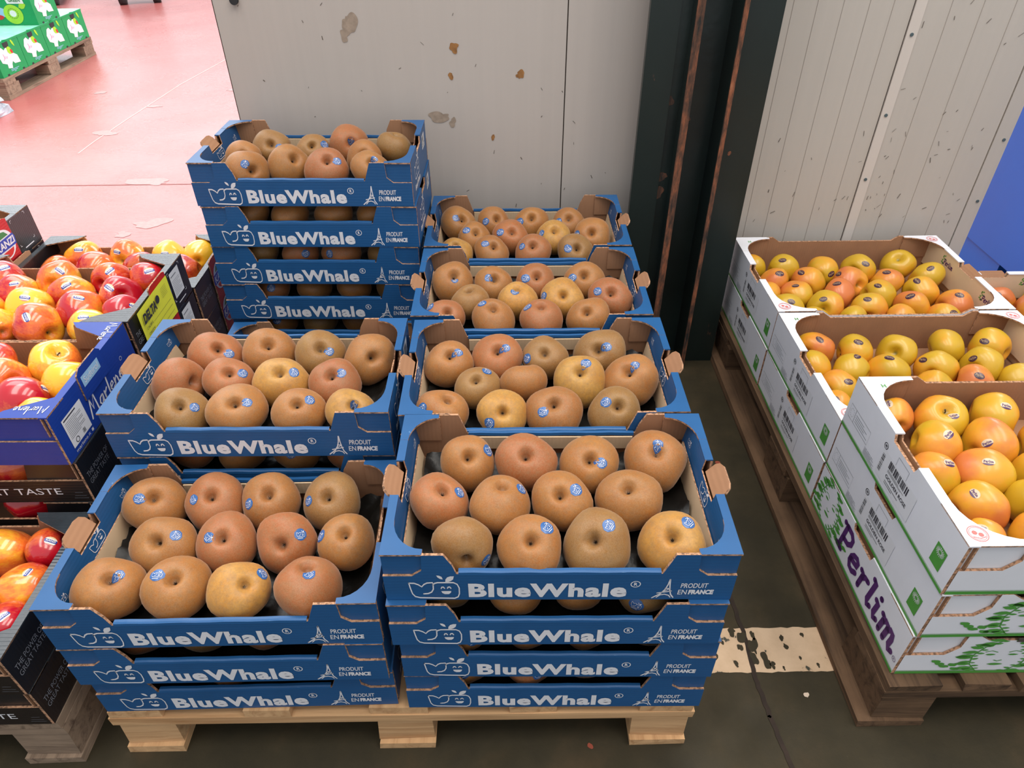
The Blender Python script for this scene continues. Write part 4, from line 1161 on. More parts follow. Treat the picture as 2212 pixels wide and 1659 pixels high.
# ================================================================== blue plastic bin at the right edge
br = link('plastic_bin', None, None, (2.36, 1.62, 0)); tag(br, 'large blue plastic pallet bin at the right edge behind the wall end', 'bin')
m = MB()
bx, by, z0, z1, t = .50, .60, .15, .92, .035
m.box(-bx, -by, z0, bx, by, z0 + .04, 'bin_blue')
m.box(-bx, -by, z0 + .04, -bx + t, by, z1, 'bin_blue').box(bx - t, -by, z0 + .04, bx, by, z1, 'bin_blue').box(-bx + t, -by, z0 + .04, bx - t, -by + t, z1, 'bin_blue').box(-bx + t, by - t, z0 + .04, bx - t, by, z1, 'bin_blue')
m.build('body', br)
MB().box(-bx - .012, -by - .012, z1, bx + .012, -by + t, z1 + .03, 'bin_blue').box(-bx - .012, by - t, z1, bx + .012, by + .012, z1 + .03, 'bin_blue').box(-bx - .012, -by + t, z1, -bx + t, by - t, z1 + .03, 'bin_blue').box(bx - t, -by + t, z1, bx + .012, by - t, z1 + .03, 'bin_blue').build('rim', br)
for x in (-bx + .09, 0, bx - .09):
    for y in (-by + .12, 0, by - .12):
        MB().box(x - .08, y - .11, .0, x + .08, y + .11, z0 - .0005, 'bin_blue').build('foot', br)

# ================================================================== green kiwi cartons
def build_kiwi(w, l, h):
    """carton: short decorated face towards +x, long face towards -y; lid slightly paler"""
    p = Proto()
    bd = p.add('body', MB().box(-l, 0, 0, 0, w, h, 'kiwi_green'))
    p.add('lid', MB().ext([(-l - .001, -.002), (.002, -.002), (.002, w * .42), (-.014, w * .5), (.002, w * .58), (.002, w + .001), (-l - .001, w + .001)], (0, 0, h + .012), X, Y, -Z * .0115, 'kiwi_lid', 'kiwi_green', 'kiwi_green'))
    p.add('hand_hole', MB().ext([(w * .40, h - .018), (w * .43, h - .030), (w * .57, h - .030), (w * .60, h - .018), (w * .60, h), (w * .40, h)], (0.0012, 0, 0), Y, Z, -X * .001, 'rubber', 'rubber', 'rubber'), bd)
    k = Ink().poly([(.125, .030), (.135, .052), (.150, .066), (.165, .050), (.228, .045), (.218, .088), (.165, .118), (.132, .150), (.105, .137), (.085, .156), (.058, .150), (.034, .115), (.045, .075), (.088, .060), (.083, .038)])
    p.add('white_panel', k.mesh('white_panel', 'white_ink', (0, 0, 0), Y, Z, .001), bd)
    k = Ink(); leaf(k, .135, .145, 5.6, .06, .05); leaf(k, .20, .185, 5.2, .055, .022)
    p.add('leaf_print', k.mesh('leaf_print', 'lime', (0, 0, 0), Y, Z, .0016), bd)
    k = Ink(); leaf(k, .165, .13, 5.4, .032, .026)
    p.add('fruit_print', k.mesh('fruit_print', 'emblem_red', (0, 0, 0), Y, Z, .0020), bd)
    MAT['pink_ink'] = MAT.get('pink_ink') or M('pink_ink', srgb(214, 90, 150), .5)
    p.add('script_print', Ink().stroke([(.07, .085), (.085, .10), (.08, .12), (.09, .09), (.10, .105), (.105, .09), (.115, .10)], .003).mesh('script_print', 'pink_ink', (0, 0, 0), Y, Z, .0016), bd)
    p.add('small_print', Ink().rect(.10, .024, .19, .027).rect(.10, .017, .17, .020).rect(.13, .010, .15, .013).mesh('small_print', 'pale_blue', (0, 0, 0), Y, Z, .001), bd)
    for y in (.05, w - .06): p.add('foot_notch', MB().box(-.01, y, -.0002, .0012, y + .02, .010, 'rubber'), bd)
    # long face
    O = (0, 0, 0)
    pt = p.add('pale_sweep', Ink().poly([(-l, .02), (-l + .18, .045), (-.20, .05), (-.16, .085), (-.27, .13), (-l, .19)]).mesh('pale_sweep', 'pale_blue', O, X, Z, .001), bd)
    k = Ink(); leaf(k, -l + .02, .20, -.55, .24, .07); leaf(k, -l + .02, .04, .0, .20, .05); leaf(k, -.09, .105, .35, .055, .04)
    p.add('leaf_sweep', k.mesh('leaf_sweep', 'lime', O, X, Z, .0016), bd)
    kw = p.add('kiwi_slice', Ink().disc(-.14, .065, .062, .058, 24).mesh('kiwi_slice', 'lime', O, X, Z, .0022), bd)
    p.add('kiwi_core', Ink().disc(-.14, .07, .022, .020, 16).mesh('kiwi_core', 'white_ink', O, X, Z, .0030), bd)
    k = Ink()
    for i in range(18): k.disc(-.14 + .032 * math.cos(i * .349), .07 + .029 * math.sin(i * .349), .0028, None, 6)
    p.add('kiwi_seeds', k.mesh('kiwi_seeds', 'dark_ink', O, X, Z, .0030), bd)
    k = Ink(); leaf(k, -.26, .045, 0.1, .055, .035)
    p.add('berry_print', k.mesh('berry_print', 'emblem_red', O, X, Z, .0026), bd)
    p.add('name_plate', Ink().poly([(-.155, .128), (-.045, .128), (-.05, .168), (-.165, .168)]).mesh('name_plate', 'white_ink', O, X, Z, .0022), bd)
    p.add('name_word', Ink().text('GREEN', -.142, .138, -.065, .158, .03).mesh('name_word', 'emblem_green', O, X, Z, .0030), bd)
    return p
KIWI = build_kiwi(.283, .46, .176)
KP = ['nearest', 'second', 'third', 'farthest']
for i in range(4):
    KIWI.spawn('kiwi_carton', (-2.922, 4.022 + i * .287, .1265), 0, 'green kiwi carton, %s of four in the bottom layer on the hall pallet' % KP[i], 'carton', 'green kiwi cartons')
KIWI.spawn('kiwi_carton', (-2.924, 4.022 + 2 * .287, .1265 + .1890), 0, 'green kiwi carton in the upper layer showing the GREEN plate', 'carton', 'green kiwi cartons')
KIWI.spawn('kiwi_carton', (-3.39, 4.022 + 2 * .287, .1265 + .0005), 0, 'green kiwi carton behind the bottom layer, far side of the hall pallet', 'carton', 'green kiwi cartons')

# crumpled film at the left edge, pallet truck at the top edge
m = MB(); rr = random.Random(6)
n1, n2 = 10, 8
for j in range(n2 + 1):
    for i in range(n1 + 1):
        th = math.pi * (j / n2) * .5; ph = 2 * math.pi * i / n1
        r = .07 * (1 + (rr.uniform(-.35, .35) if 0 < i < n1 else 0))
        m.v.append((r * math.cos(ph) * math.cos(th), r * 1.4 * math.sin(ph) * math.cos(th), .10 * math.sin(th) * rr.uniform(.7, 1.2) + .0005))
s_ = m.slot('clear_film')
for j in range(n2):
    for i in range(n1):
        q = j * (n1 + 1) + i
        m.f.append((q, q + 1, q + n1 + 2, q + n1 + 1)); m.mi.append(s_); m.sm.append(False)
tag(m.build('plastic_wrap', None, (-2.86, 3.72, 0)), 'crumpled silver plastic wrap on the red floor at the left edge', 'plastic wrap')

pr = link('pallet_truck', None, None, (-3.42, 7.24, 0), .35); tag(pr, 'dark pallet truck at the top edge of the hall floor', 'pallet truck')
for x in (-.155, .155):
    w = MB().cyl((x - .035, 0, .075), (1, 0, 0), .075, .07, 'rubber', 24).build('wheel', pr)
    MB().cyl((x - .038, 0, .075), (1, 0, 0), .035, .076, 'steel_grey', 16).build('hub', w)
MB().box(-.115, -.03, .05, .115, .03, .10, 'steel_grey').build('axle_frame', pr)
MB().box(-.17, -.05, .155, .17, .30, .32, 'steel_grey').build('chassis', pr)
w = MB().cyl((-.80, .22, .05), (1, 0, 0), .05, .05, 'rubber', 20).build('fork_roller', pr)
MB().box(-.86, .16, .06, -.70, 1.1, .11, 'steel_grey').build('fork', pr)
MB().cyl((0, .1, .30), (0, -.25, 1), .02, .9, 'steel_grey', 12).build('handle_bar', pr)
FRUIT = {
'R1': [('b',0.118,0.231,0.491,0.0456,(0.16,-0.5,0.85),(0.8,0.01,0.6),'o'),
  ('b',0.2159,0.2258,0.491,0.0492,(-0.02,-0.4,0.92),None,'r'),
  ('b',0.3177,0.2213,0.491,0.049,(-0.0,-0.54,0.84),(0.39,-0.57,0.72),'o'),
  ('b',0.4262,0.2273,0.491,0.0518,(-0.04,-0.36,0.93),(0.04,-0.07,1.0),'o'),
  ('m',0.0818,0.1456,0.491,0.0471,(0.21,-0.19,0.96),(0.76,-0.1,0.65),'r'),
  ('m',0.1751,0.1392,0.491,0.0477,(0.1,0.17,0.98),(0.74,0.15,0.65),'o'),
  ('m',0.2682,0.141,0.491,0.0467,(-0.13,-0.38,0.92),(0.47,-0.18,0.86),'o'),
  ('m',0.3747,0.1413,0.491,0.0496,(-0.19,-0.12,0.97),None,'o'),
  ('f',0.1221,0.0622,0.491,0.0459,(0.16,-0.95,0.25),(0.77,-0.64,-0.01),'g'),
  ('f',0.2185,0.0567,0.491,0.0469,(-0.02,-0.43,0.9),(0.5,0.05,0.87),'o'),
  ('f',0.319,0.0599,0.491,0.0503,(-0.35,-0.46,0.82),(0.21,-0.06,0.98),'g'),
  ('f',0.425,0.058,0.491,0.0483,(-0.2,-0.37,0.91),(0.36,0.08,0.93),'y')],
'L1': [('b',-0.4269,0.2379,0.39,0.0513,(0.32,-0.38,0.87),(-0.14,-0.47,0.87),'o'),
  ('b',-0.3245,0.2382,0.39,0.0513,(0.2,-0.36,0.91),(-0.49,-0.43,0.76),'r'),
  ('b',-0.2233,0.2382,0.39,0.0513,(0.09,-0.34,0.94),(-0.59,-0.54,0.6),'o'),
  ('b',-0.1191,0.238,0.39,0.0513,(-0.02,-0.48,0.88),(-0.74,-0.38,0.55),'g'),
  ('m',-0.3749,0.1506,0.39,0.0513,(0.02,-0.54,0.84),(0.63,-0.18,0.76),'o'),
  ('m',-0.2744,0.1505,0.39,0.0504,(0.1,-0.43,0.89),(-0.38,-0.37,0.85),'r'),
  ('m',-0.1744,0.1504,0.39,0.0507,(0.01,-0.69,0.72),(0.6,-0.24,0.76),'r'),
  ('m',-0.0772,0.1499,0.39,0.0473,(0.03,-0.28,0.96),(-0.79,-0.16,0.59),'o'),
  ('f',-0.4271,0.0639,0.39,0.0513,(0.37,-0.18,0.91),(0.53,0.03,0.85),'o'),
  ('f',-0.3238,0.0634,0.39,0.0504,(0.17,-0.2,0.96),(-0.34,-0.11,0.93),'o'),
  ('f',-0.2272,0.0596,0.39,0.0463,(0.53,-0.26,0.81),(0.79,0.35,0.5),'y'),
  ('f',-0.1232,0.0639,0.39,0.0513,(0.07,0.24,0.97),(0.22,-0.14,0.96),'r')],
'L2': [('b',-0.3901,0.5418,0.491,0.0516,(0.4,-0.48,0.78),(0.76,-0.48,0.43),'r'),
  ('b',-0.2864,0.5418,0.491,0.0518,(0.23,-0.4,0.89),None,'o'),
  ('b',-0.1859,0.5361,0.491,0.0502,(0.32,-0.49,0.81),(0.66,-0.47,0.59),'g'),
  ('b',-0.0871,0.5263,0.491,0.0504,(0.38,-0.74,0.55),None,'o'),
  ('m',-0.4351,0.4516,0.491,0.0503,(0.94,-0.21,0.27),None,'r'),
  ('m',-0.3382,0.458,0.491,0.0481,(0.27,-0.43,0.86),(0.76,-0.24,0.61),'r'),
  ('m',-0.2354,0.4489,0.491,0.0513,(0.06,-0.37,0.93),(0.62,-0.25,0.74),'y'),
  ('m',-0.1373,0.4428,0.491,0.0481,(-0.02,-0.37,0.93),(0.46,-0.23,0.86),'r'),
  ('f',-0.3955,0.3639,0.491,0.047,(0.25,-0.42,0.87),(0.79,-0.23,0.57),'g'),
  ('f',-0.2976,0.3683,0.491,0.0518,(0.17,-0.47,0.87),(0.62,-0.3,0.73),'o'),
  ('f',-0.1882,0.3637,0.491,0.0469,(0.18,-0.43,0.89),(0.65,-0.07,0.76),'o'),
  ('f',-0.0914,0.3624,0.491,0.0455,(0.3,-0.47,0.83),(0.29,-0.37,0.88),'y')],
'L4': [('b',-0.3856,1.1275,0.696,0.0457,(0.17,-0.79,0.59),(0.63,-0.71,0.32),'g'),
  ('b',-0.2867,1.1141,0.696,0.0409,(0.23,-0.72,0.66),(0.87,-0.23,0.43),'g'),
  ('b',-0.2017,1.141,0.696,0.0494,(0.37,-0.8,0.48),(0.37,-0.7,0.61),'r'),
  ('b',-0.0858,1.1203,0.696,0.0454,(0.22,0.02,0.97),None,'g'),
  ('m',-0.4397,1.0572,0.696,0.0442,(0.35,-0.73,0.58),None,'o'),
  ('m',-0.1524,1.0652,0.696,0.0423,(0.19,-0.84,0.51),None,'o'),
  ('f',-0.405,0.9722,0.696,0.0489,(0.64,-0.67,0.38),(0.25,-0.66,0.71),'o'),
  ('f',-0.3196,1.0141,0.696,0.0476,(0.61,-0.48,0.63),None,'o'),
  ('f',-0.225,0.987,0.696,0.0492,(0.25,-0.51,0.82),(0.68,-0.41,0.61),'r'),
  ('f',-0.122,0.9844,0.696,0.0452,(0.2,-0.62,0.76),(0.34,-0.41,0.84),'o')],
'R2': [('b',0.0726,0.5063,0.491,0.0479,(0.18,-0.45,0.88),(0.49,-0.26,0.83),'o'),
  ('b',0.1686,0.5207,0.491,0.0506,(0.01,-0.51,0.86),(0.32,-0.39,0.86),'r'),
  ('b',0.2632,0.5169,0.491,0.0453,(-0.13,-0.57,0.81),(-0.84,-0.41,0.36),'g'),
  ('b',0.371,0.5312,0.491,0.0509,(-0.2,-0.66,0.73),(0.15,-0.57,0.81),'g'),
  ('m',0.1299,0.4272,0.491,0.0428,(-0.02,-0.39,0.92),(0.49,0.26,0.83),'g'),
  ('m',0.2172,0.4382,0.491,0.0464,(0.01,0.47,0.88),None,'o'),
  ('m',0.3226,0.4445,0.491,0.0497,(-0.01,-0.36,0.93),(0.23,0.0,0.97),'y'),
  ('m',0.4222,0.442,0.491,0.0513,(-0.31,-0.33,0.89),(0.0,-0.12,0.99),'o'),
  ('f',0.0715,0.3608,0.491,0.0467,(0.36,-0.15,0.92),(-0.71,-0.43,0.56),'o'),
  ('f',0.1773,0.3526,0.491,0.0447,(0.04,-0.7,0.72),(-0.51,-0.83,0.25),'y'),
  ('f',0.2718,0.3588,0.491,0.0513,(-0.13,-0.49,0.86),(-0.5,-0.66,0.56),'o'),
  ('f',0.379,0.3549,0.491,0.0471,(0.05,-0.53,0.85),(-0.48,-0.32,0.82),'g')],
'R3': [('b',0.0636,0.815,0.491,0.049,(0.16,-0.46,0.87),(0.19,-0.7,0.69),'o'),
  ('b',0.157,0.8061,0.491,0.0455,(0.08,-0.6,0.8),(-0.26,-0.52,0.81),'o'),
  ('b',0.2556,0.8126,0.491,0.0465,(0.01,-0.55,0.84),(-0.56,-0.55,0.62),'r'),
  ('b',0.3644,0.8164,0.491,0.0478,(-0.06,-0.6,0.8),(-0.63,-0.53,0.57),'o'),
  ('m',0.1061,0.7342,0.491,0.0434,(-0.03,-0.12,0.99),None,'g'),
  ('m',0.2102,0.7352,0.491,0.0444,(0.02,-0.08,1.0),(-0.12,-0.4,0.91),'y'),
  ('m',0.3116,0.7384,0.491,0.0477,(-0.04,-0.69,0.72),(-0.9,-0.25,0.36),'y'),
  ('m',0.4149,0.7358,0.491,0.0481,(-0.02,-0.52,0.86),(-0.67,-0.27,0.69),'r'),
  ('f',0.0566,0.665,0.491,0.0416,(0.25,-0.46,0.85),(-0.73,0.05,0.69),'r'),
  ('f',0.158,0.6612,0.491,0.0475,(0.03,-0.24,0.97),(-0.5,0.1,0.86),'o'),
  ('f',0.2603,0.6605,0.491,0.0468,(-0.03,-0.16,0.99),(-0.66,-0.07,0.75),'r'),
  ('f',0.3611,0.66,0.491,0.0462,(-0.21,-0.53,0.82),None,'o')],
'R4': [('b',0.0642,1.1251,0.491,0.0491,(0.31,-0.64,0.7),(-0.12,-0.66,0.74),'o'),
  ('b',0.1561,1.1229,0.491,0.0441,(0.24,-0.62,0.74),(-0.52,-0.66,0.54),'o'),
  ('b',0.255,1.127,0.491,0.0467,(-0.03,-0.67,0.74),(-0.67,-0.62,0.42),'o'),
  ('b',0.353,1.119,0.491,0.0453,(-0.08,-0.59,0.8),(-0.7,-0.52,0.49),'o'),
  ('m',0.107,1.0369,0.491,0.0435,(0.16,-0.49,0.86),(-0.45,-0.37,0.81),'o'),
  ('m',0.1994,1.0409,0.491,0.047,(0.1,-0.6,0.79),(-0.58,-0.5,0.64),'r'),
  ('m',0.3061,1.0385,0.491,0.0458,(0.09,-0.45,0.89),(-0.75,-0.34,0.57),'y'),
  ('m',0.4074,1.0422,0.491,0.0485,(-0.16,-0.72,0.68),(-0.85,-0.37,0.38),'o'),
  ('f',0.066,0.9641,0.491,0.0413,(-0.13,-0.39,0.91),None,'y'),
  ('f',0.153,0.9631,0.491,0.0442,(0.15,-0.52,0.84),(-0.4,-0.38,0.83),'o'),
  ('f',0.2521,0.9652,0.491,0.0465,(-0.02,-0.55,0.83),(-0.68,-0.38,0.62),'r'),
  ('f',0.3571,0.9643,0.491,0.0455,(0.1,-0.76,0.65),(-0.47,-0.67,0.58),'g')],
'P3': [('b',0.908,1.21,0.306,0.0378,None,(-0.08,-0.99,-0.09),0.5),
  ('b',0.991,1.197,0.306,0.0469,None,(-0.35,-0.35,0.87),0.35),
  ('b',1.0942,1.1783,0.306,0.0453,None,(0.24,-0.89,0.4),0.3),
  ('b',1.206,1.193,0.306,0.0469,(-0.72,-0.65,0.24),(0.02,-0.64,0.77),0.45),
  ('b',1.332,1.215,0.306,0.0469,(-0.33,-0.33,0.89),None,0.2),
  ('b',1.38,1.139,0.306,0.0469,None,(-0.23,-0.37,0.9),0.5),
  ('m',0.9382,1.1232,0.306,0.0455,None,(0.04,-0.5,0.87),0.6),
  ('m',1.0364,1.1148,0.306,0.0469,None,(-0.63,-0.04,0.78),0.7),
  ('m',1.1517,1.1153,0.306,0.0463,None,(-0.78,0.08,0.62),0.7),
  ('m',1.2568,1.1144,0.306,0.0469,None,(-0.39,-0.24,0.89),0.6),
  ('w',0.9022,1.0562,0.306,0.0359,None,(-0.42,-0.29,0.86),0.6),
  ('w',0.9802,1.0513,0.306,0.0441,None,(-0.31,-0.14,0.94),0.6),
  ('w',1.0947,1.0498,0.306,0.0469,None,(-0.37,-0.18,0.91),0.95),
  ('w',1.2032,1.0454,0.306,0.0469,None,(-0.39,-0.24,0.89),0.2),
  ('w',1.3222,1.0564,0.306,0.0469,None,(-0.48,-0.06,0.88),0.3),
  ('w',1.3811,0.9904,0.306,0.0469,None,(-0.16,-0.33,0.93),0.9),
  ('x',0.9327,0.9844,0.306,0.0434,None,(-0.03,-0.47,0.88),0.45),
  ('x',1.0346,0.9865,0.306,0.0468,(-0.47,-0.79,0.38),(-0.4,-0.3,0.86),0.4),
  ('x',1.1462,0.9792,0.306,0.0469,None,(-0.36,-0.27,0.89),0.65),
  ('x',1.2686,0.9874,0.306,0.0469,None,(-0.48,-0.26,0.84),0.6),
  ('f',0.9824,0.9238,0.306,0.0408,None,None,0.2),
  ('f',1.0865,0.9237,0.306,0.0407,None,None,0.3),
  ('f',1.2112,0.9261,0.306,0.0432,None,None,0.4),
  ('f',1.3266,0.9263,0.306,0.0434,None,(0.02,-0.52,0.85),0.6)],
'P2': [('b',0.9432,0.8026,0.306,0.0464,None,(-0.1,-0.43,0.9),0.6),
  ('b',1.0347,0.7852,0.306,0.0461,None,(-0.19,-0.37,0.91),0.5),
  ('b',1.1368,0.7772,0.306,0.0469,(-0.6,-0.6,0.53),None,0.3),
  ('b',1.2681,0.8002,0.306,0.0469,(-0.95,0.07,-0.3),None,0.1),
  ('b',1.374,0.799,0.306,0.0469,None,(-0.7,-0.31,0.64),0.6),
  ('m',0.9107,0.724,0.306,0.0449,None,(-0.4,0.42,0.81),0.6),
  ('m',0.996,0.7091,0.306,0.0455,None,(0.06,-0.02,1.0),0.4),
  ('m',1.0816,0.7008,0.306,0.0469,None,(-0.28,-0.05,0.96),0.55),
  ('m',1.1998,0.7167,0.306,0.0469,(-0.64,-0.77,0.08),(-0.83,0.05,0.55),0.6),
  ('m',1.3134,0.7255,0.306,0.0469,None,(-0.78,-0.15,0.61),0.2),
  ('m',1.3715,0.6654,0.306,0.0428,None,None,0.2),
  ('f',0.9408,0.6475,0.306,0.0434,None,(0.18,-0.52,0.83),0.6),
  ('f',0.9055,0.5789,0.306,0.0394,None,(-0.26,-0.32,0.91),0.4),
  ('f',1.1594,0.6441,0.306,0.0423,None,None,0.3),
  ('f',1.26,0.656,0.306,0.0446,None,(-0.29,-0.41,0.86),0.95)],
'P1': [('b',0.924,0.408,0.427,0.0371,None,(-0.5,0.13,0.86),0.7),
  ('b',1.0098,0.4004,0.427,0.0469,(-0.14,-0.35,0.93),(0.06,-0.64,0.77),0.4),
  ('b',1.1112,0.401,0.427,0.0469,None,(-0.02,-0.32,0.95),0.6),
  ('m',0.9646,0.3256,0.427,0.0469,None,(-0.04,-0.34,0.94),0.45),
  ('m',1.0599,0.3242,0.427,0.0469,None,(-0.59,-0.48,0.64),0.5),
  ('m',1.1608,0.329,0.427,0.0469,None,None,0.4),
  ('w',0.9236,0.2537,0.427,0.0418,None,(0.23,-0.25,0.94),0.5),
  ('w',1.0112,0.2516,0.427,0.0469,None,(-0.27,-0.16,0.95),0.6),
  ('w',1.1098,0.2524,0.427,0.0464,None,None,0.4),
  ('x',0.9624,0.1805,0.427,0.0457,None,(-0.49,-0.06,0.87),0.7),
  ('x',1.0615,0.1829,0.427,0.0445,None,None,0.4),
  ('f',0.9316,0.111,0.427,0.0359,None,(-0.39,0.02,0.92),0.4),
  ('f',1.0216,0.1137,0.427,0.0413,None,None,0.35)],
'PR': [('b',1.6776,1.2094,0.19,0.0427,None,(-0.59,-0.4,0.7),0.8),
  ('b',1.797,1.2054,0.19,0.0469,None,None,0.3),
  ('f',1.7324,1.1464,0.19,0.0469,None,None,0.98)],
'K4': [('f',-1.0094,1.0698,0.392,0.0426,None,(0.12,-0.83,0.54),0.9),
  ('b',-0.9739,1.1454,0.392,0.0469,None,(0.2,-0.54,0.82),0.6),
  ('f',-0.9139,1.0824,0.392,0.0464,None,None,0.85),
  ('b',-0.8539,1.1454,0.392,0.0469,(-0.01,-0.99,0.17),(-0.16,-0.66,0.73),0.4),
  ('f',-0.7927,1.0855,0.392,0.045,None,(0.44,-0.86,0.28),0.9),
  ('b',-0.7388,1.1485,0.392,0.0437,None,(0.05,-0.74,0.67),0.5),
  ('b',-0.6553,1.1464,0.392,0.0458,None,None,0.15),
  ('f',-0.6659,1.0653,0.392,0.0421,None,None,0.6)],
'K3': [('b',-0.9753,0.8358,0.495,0.0459,None,(0.48,-0.14,0.86),0.6),
  ('b',-0.8459,0.8362,0.495,0.0459,(0.11,-0.95,0.28),(0.47,-0.36,0.81),0.45),
  ('b',-0.7239,0.8362,0.495,0.0459,None,(0.32,-0.47,0.82),0.95),
  ('b',-0.6398,0.8403,0.495,0.0417,None,(0.39,-0.47,0.79),0.6),
  ('m',-0.9104,0.7799,0.495,0.0451,None,(0.26,-0.36,0.9),0.7),
  ('m',-0.7851,0.7758,0.495,0.0459,(0.36,-0.93,0.06),(0.19,-0.54,0.82),0.75),
  ('m',-0.6745,0.7665,0.495,0.0459,(0.47,-0.71,0.53),(-0.06,-0.59,0.81),0.97),
  ('w',-0.9423,0.7025,0.495,0.043,None,None,0.3),
  ('w',-0.8502,0.719,0.495,0.0459,None,(0.25,-0.41,0.88),0.4),
  ('w',-0.7355,0.7062,0.495,0.0459,None,(0.34,-0.24,0.91),0.8),
  ('w',-0.6373,0.6966,0.495,0.0392,None,(0.79,-0.13,0.6),0.97),
  ('f',-0.7997,0.6491,0.495,0.0459,None,(0.1,-0.56,0.83),0.5),
  ('f',-0.6872,0.6428,0.495,0.0397,None,(0.14,-0.4,0.91),0.2),
  ('f',-0.8864,0.645,0.495,0.0414,None,None,0.6)],
'K2': [('b',-0.8148,0.5209,0.493,0.0411,None,None,0.6),
  ('b',-0.6979,0.5154,0.493,0.0467,(0.51,-0.01,0.86),None,0.45),
  ('m',-0.6402,0.4555,0.493,0.0421,None,(0.51,0.72,0.47),0.2),
  ('m',-0.7655,0.4567,0.493,0.0458,(0.84,-0.42,0.33),(-0.03,-0.42,0.91),0.75),
  ('f',-0.7024,0.399,0.493,0.0461,None,(0.87,0.35,0.34),0.75),
  ('f',-0.6389,0.3489,0.493,0.0408,None,None,0.6)],
'K1': [('b',-0.7196,0.2208,0.292,0.0434,None,None,0.7),
  ('b',-0.6434,0.2232,0.292,0.0384,None,(0.5,-0.18,0.85),0.97),
  ('m',-0.6401,0.143,0.292,0.0412,None,(0.3,0.18,0.94),0.75),
  ('f',-0.6374,0.068,0.292,0.0393,None,(0.4,-0.13,0.91),0.95)],
}

# ================================================================== fruit
def apple_mesh(kind, seed):
    rr = random.Random(seed); ns, nr = 32, 22
    hgt, d1, w1, d2, w2, cone = {'russet': (.86, .40, .150, .26, .17, .05), 'golden': (.93, .36, .26, .24, .25, .10), 'red': (.98, .36, .27, .24, .26, .13)}[kind]
    hgt *= rr.uniform(.95, 1.06)
    ph0, ph1, ph2 = (rr.uniform(0, 6.28) for _ in range(3))
    a1, a2, a5 = rr.uniform(.03, .07), rr.uniform(.015, .05), rr.uniform(.010, .026)
    tx, ty = rr.uniform(-.13, .13), rr.uniform(-.13, .13)
    lump = [(rr.uniform(1.2, 2.6), rr.uniform(0, 6.28), Vector((rr.uniform(-1, 1), rr.uniform(-1, 1), rr.uniform(-1, 1))).normalized()) for _ in range(4)]
    wide = .10 if kind == 'russet' else .04
    v = [(0, 0, 0)] * 0
    f = []
    def pt(th, ph):
        s, c = math.sin(th), math.cos(th)
        rho = s ** .86
        g = (1 + a1 * math.cos(ph + ph0) + a2 * math.cos(2 * ph + ph1) + a5 * math.cos(5 * ph + ph2) * (1 - .5 * c)) * (1 + cone * c * s)
        r = rho * g
        z = hgt * c * (1 - .10 * s * s)
        z -= d1 * math.exp(-(rho / w1) ** 2) if c > 0 else 0
        z += d2 * math.exp(-(rho / w2) ** 2) if c < 0 else 0
        if c > 0: z += .03 * math.cos(3 * ph + ph1) * rho * (1 - rho) * 4 * .5
        z -= wide * math.exp(-(rho / .42) ** 2) if c > 0 else 0
        q = Vector((r * math.cos(ph), r * math.sin(ph), z + tx * r * math.cos(ph) + ty * r * math.sin(ph)))
        k = 1.0 + sum(.016 * math.sin(fr * 2.2 * q.dot(dv) + p0) for fr, p0, dv in lump)
        return tuple(q * k)
    v.append(pt(1e-4, 0))
    for j in range(1, nr):
        u = j / nr
        th = math.pi * (u + .055 * math.sin(2 * math.pi * u) * -1)
        for i in range(ns): v.append(pt(th, 2 * math.pi * i / ns))
    v.append(pt(math.pi - 1e-4, 0))
    for i in range(ns): f.append((0, 1 + i, 1 + (i + 1) % ns))
    for j in range(nr - 2):
        for i in range(ns):
            a = 1 + j * ns; f.append((a + i, a + ns + i, a + ns + (i + 1) % ns, a + (i + 1) % ns))
    a = 1 + (nr - 2) * ns; e = len(v) - 1
    for i in range(ns): f.append((a + i, e, a + (i + 1) % ns))
    me = bpy.data.meshes.new(kind + '_apple')
    me.from_pydata(v, [], f)
    me.polygons.foreach_set('use_smooth', [True] * len(f))
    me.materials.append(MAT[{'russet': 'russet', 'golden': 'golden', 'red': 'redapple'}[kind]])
    me.update()
    return me, BVHTree.FromPolygons([Vector(q) for q in v], f)

VAR = {k: [apple_mesh(k, 10 * i + s) for i in range(6)] for s, k in enumerate(('russet', 'golden', 'red'))}
def stem_mesh():
    m = MB()
    ps = [Vector((0, 0, .40)), Vector((.01, 0, .52)), Vector((.03, .01, .62)), Vector((.07, .02, .70))]
    rad = [.030, .022, .022, .034]
    for k in range(3):
        d = ps[k + 1] - ps[k]
        m.cyl(ps[k], d, rad[k], d.length, 'stem', 8, rad[k + 1], k == 2)
    return m.mesh('stem')
STEM = stem_mesh()
def short_stem():
    m = MB()
    for k in range(5):
        t = k * 1.2566
        m.cyl((.02 * math.cos(t), .02 * math.sin(t), .42), (.35 * math.cos(t), .35 * math.sin(t), 1), .014, .10, 'stem', 5, .004)
    return m.mesh('stem')
STUB = short_stem()

def wrap(bvh, d, tang, bit, pts, lift):
    out = []
    for (a, b_) in pts:
        q = d + tang * a + bit * b_
        q.normalize()
        hit = bvh.ray_cast(Vector((0, 0, 0)), q)
        loc = hit[0] if hit[0] is not None else q
        out.append(tuple(loc + q * lift))
    return out

# sticker print drawn once in 2-D (unit half-width 1)
ST_PRINT = {'russet': Ink().shapes(WHALE, -.62, -.38, .62, .60).rect(-.45, -.62, .30, -.54),
            'red': Ink().text('KANZI', -.72, -.20, .72, .22, .03),
            'golden': Ink().shapes(PERLIM, -.74, -.20, .74, .34).rect(-.3, -.42, -.1, -.34).rect(.0, -.42, .12, -.34)}
ST_MAT = {'russet': ('st_whale', 'white_ink'), 'red': ('st_kanzi', 'white_ink'), 'golden': ('st_perlim', 'purple_ink')}
ST_R = {'russet': (.0118, .0108), 'red': (.0112, .0086), 'golden': (.0110, .0078)}

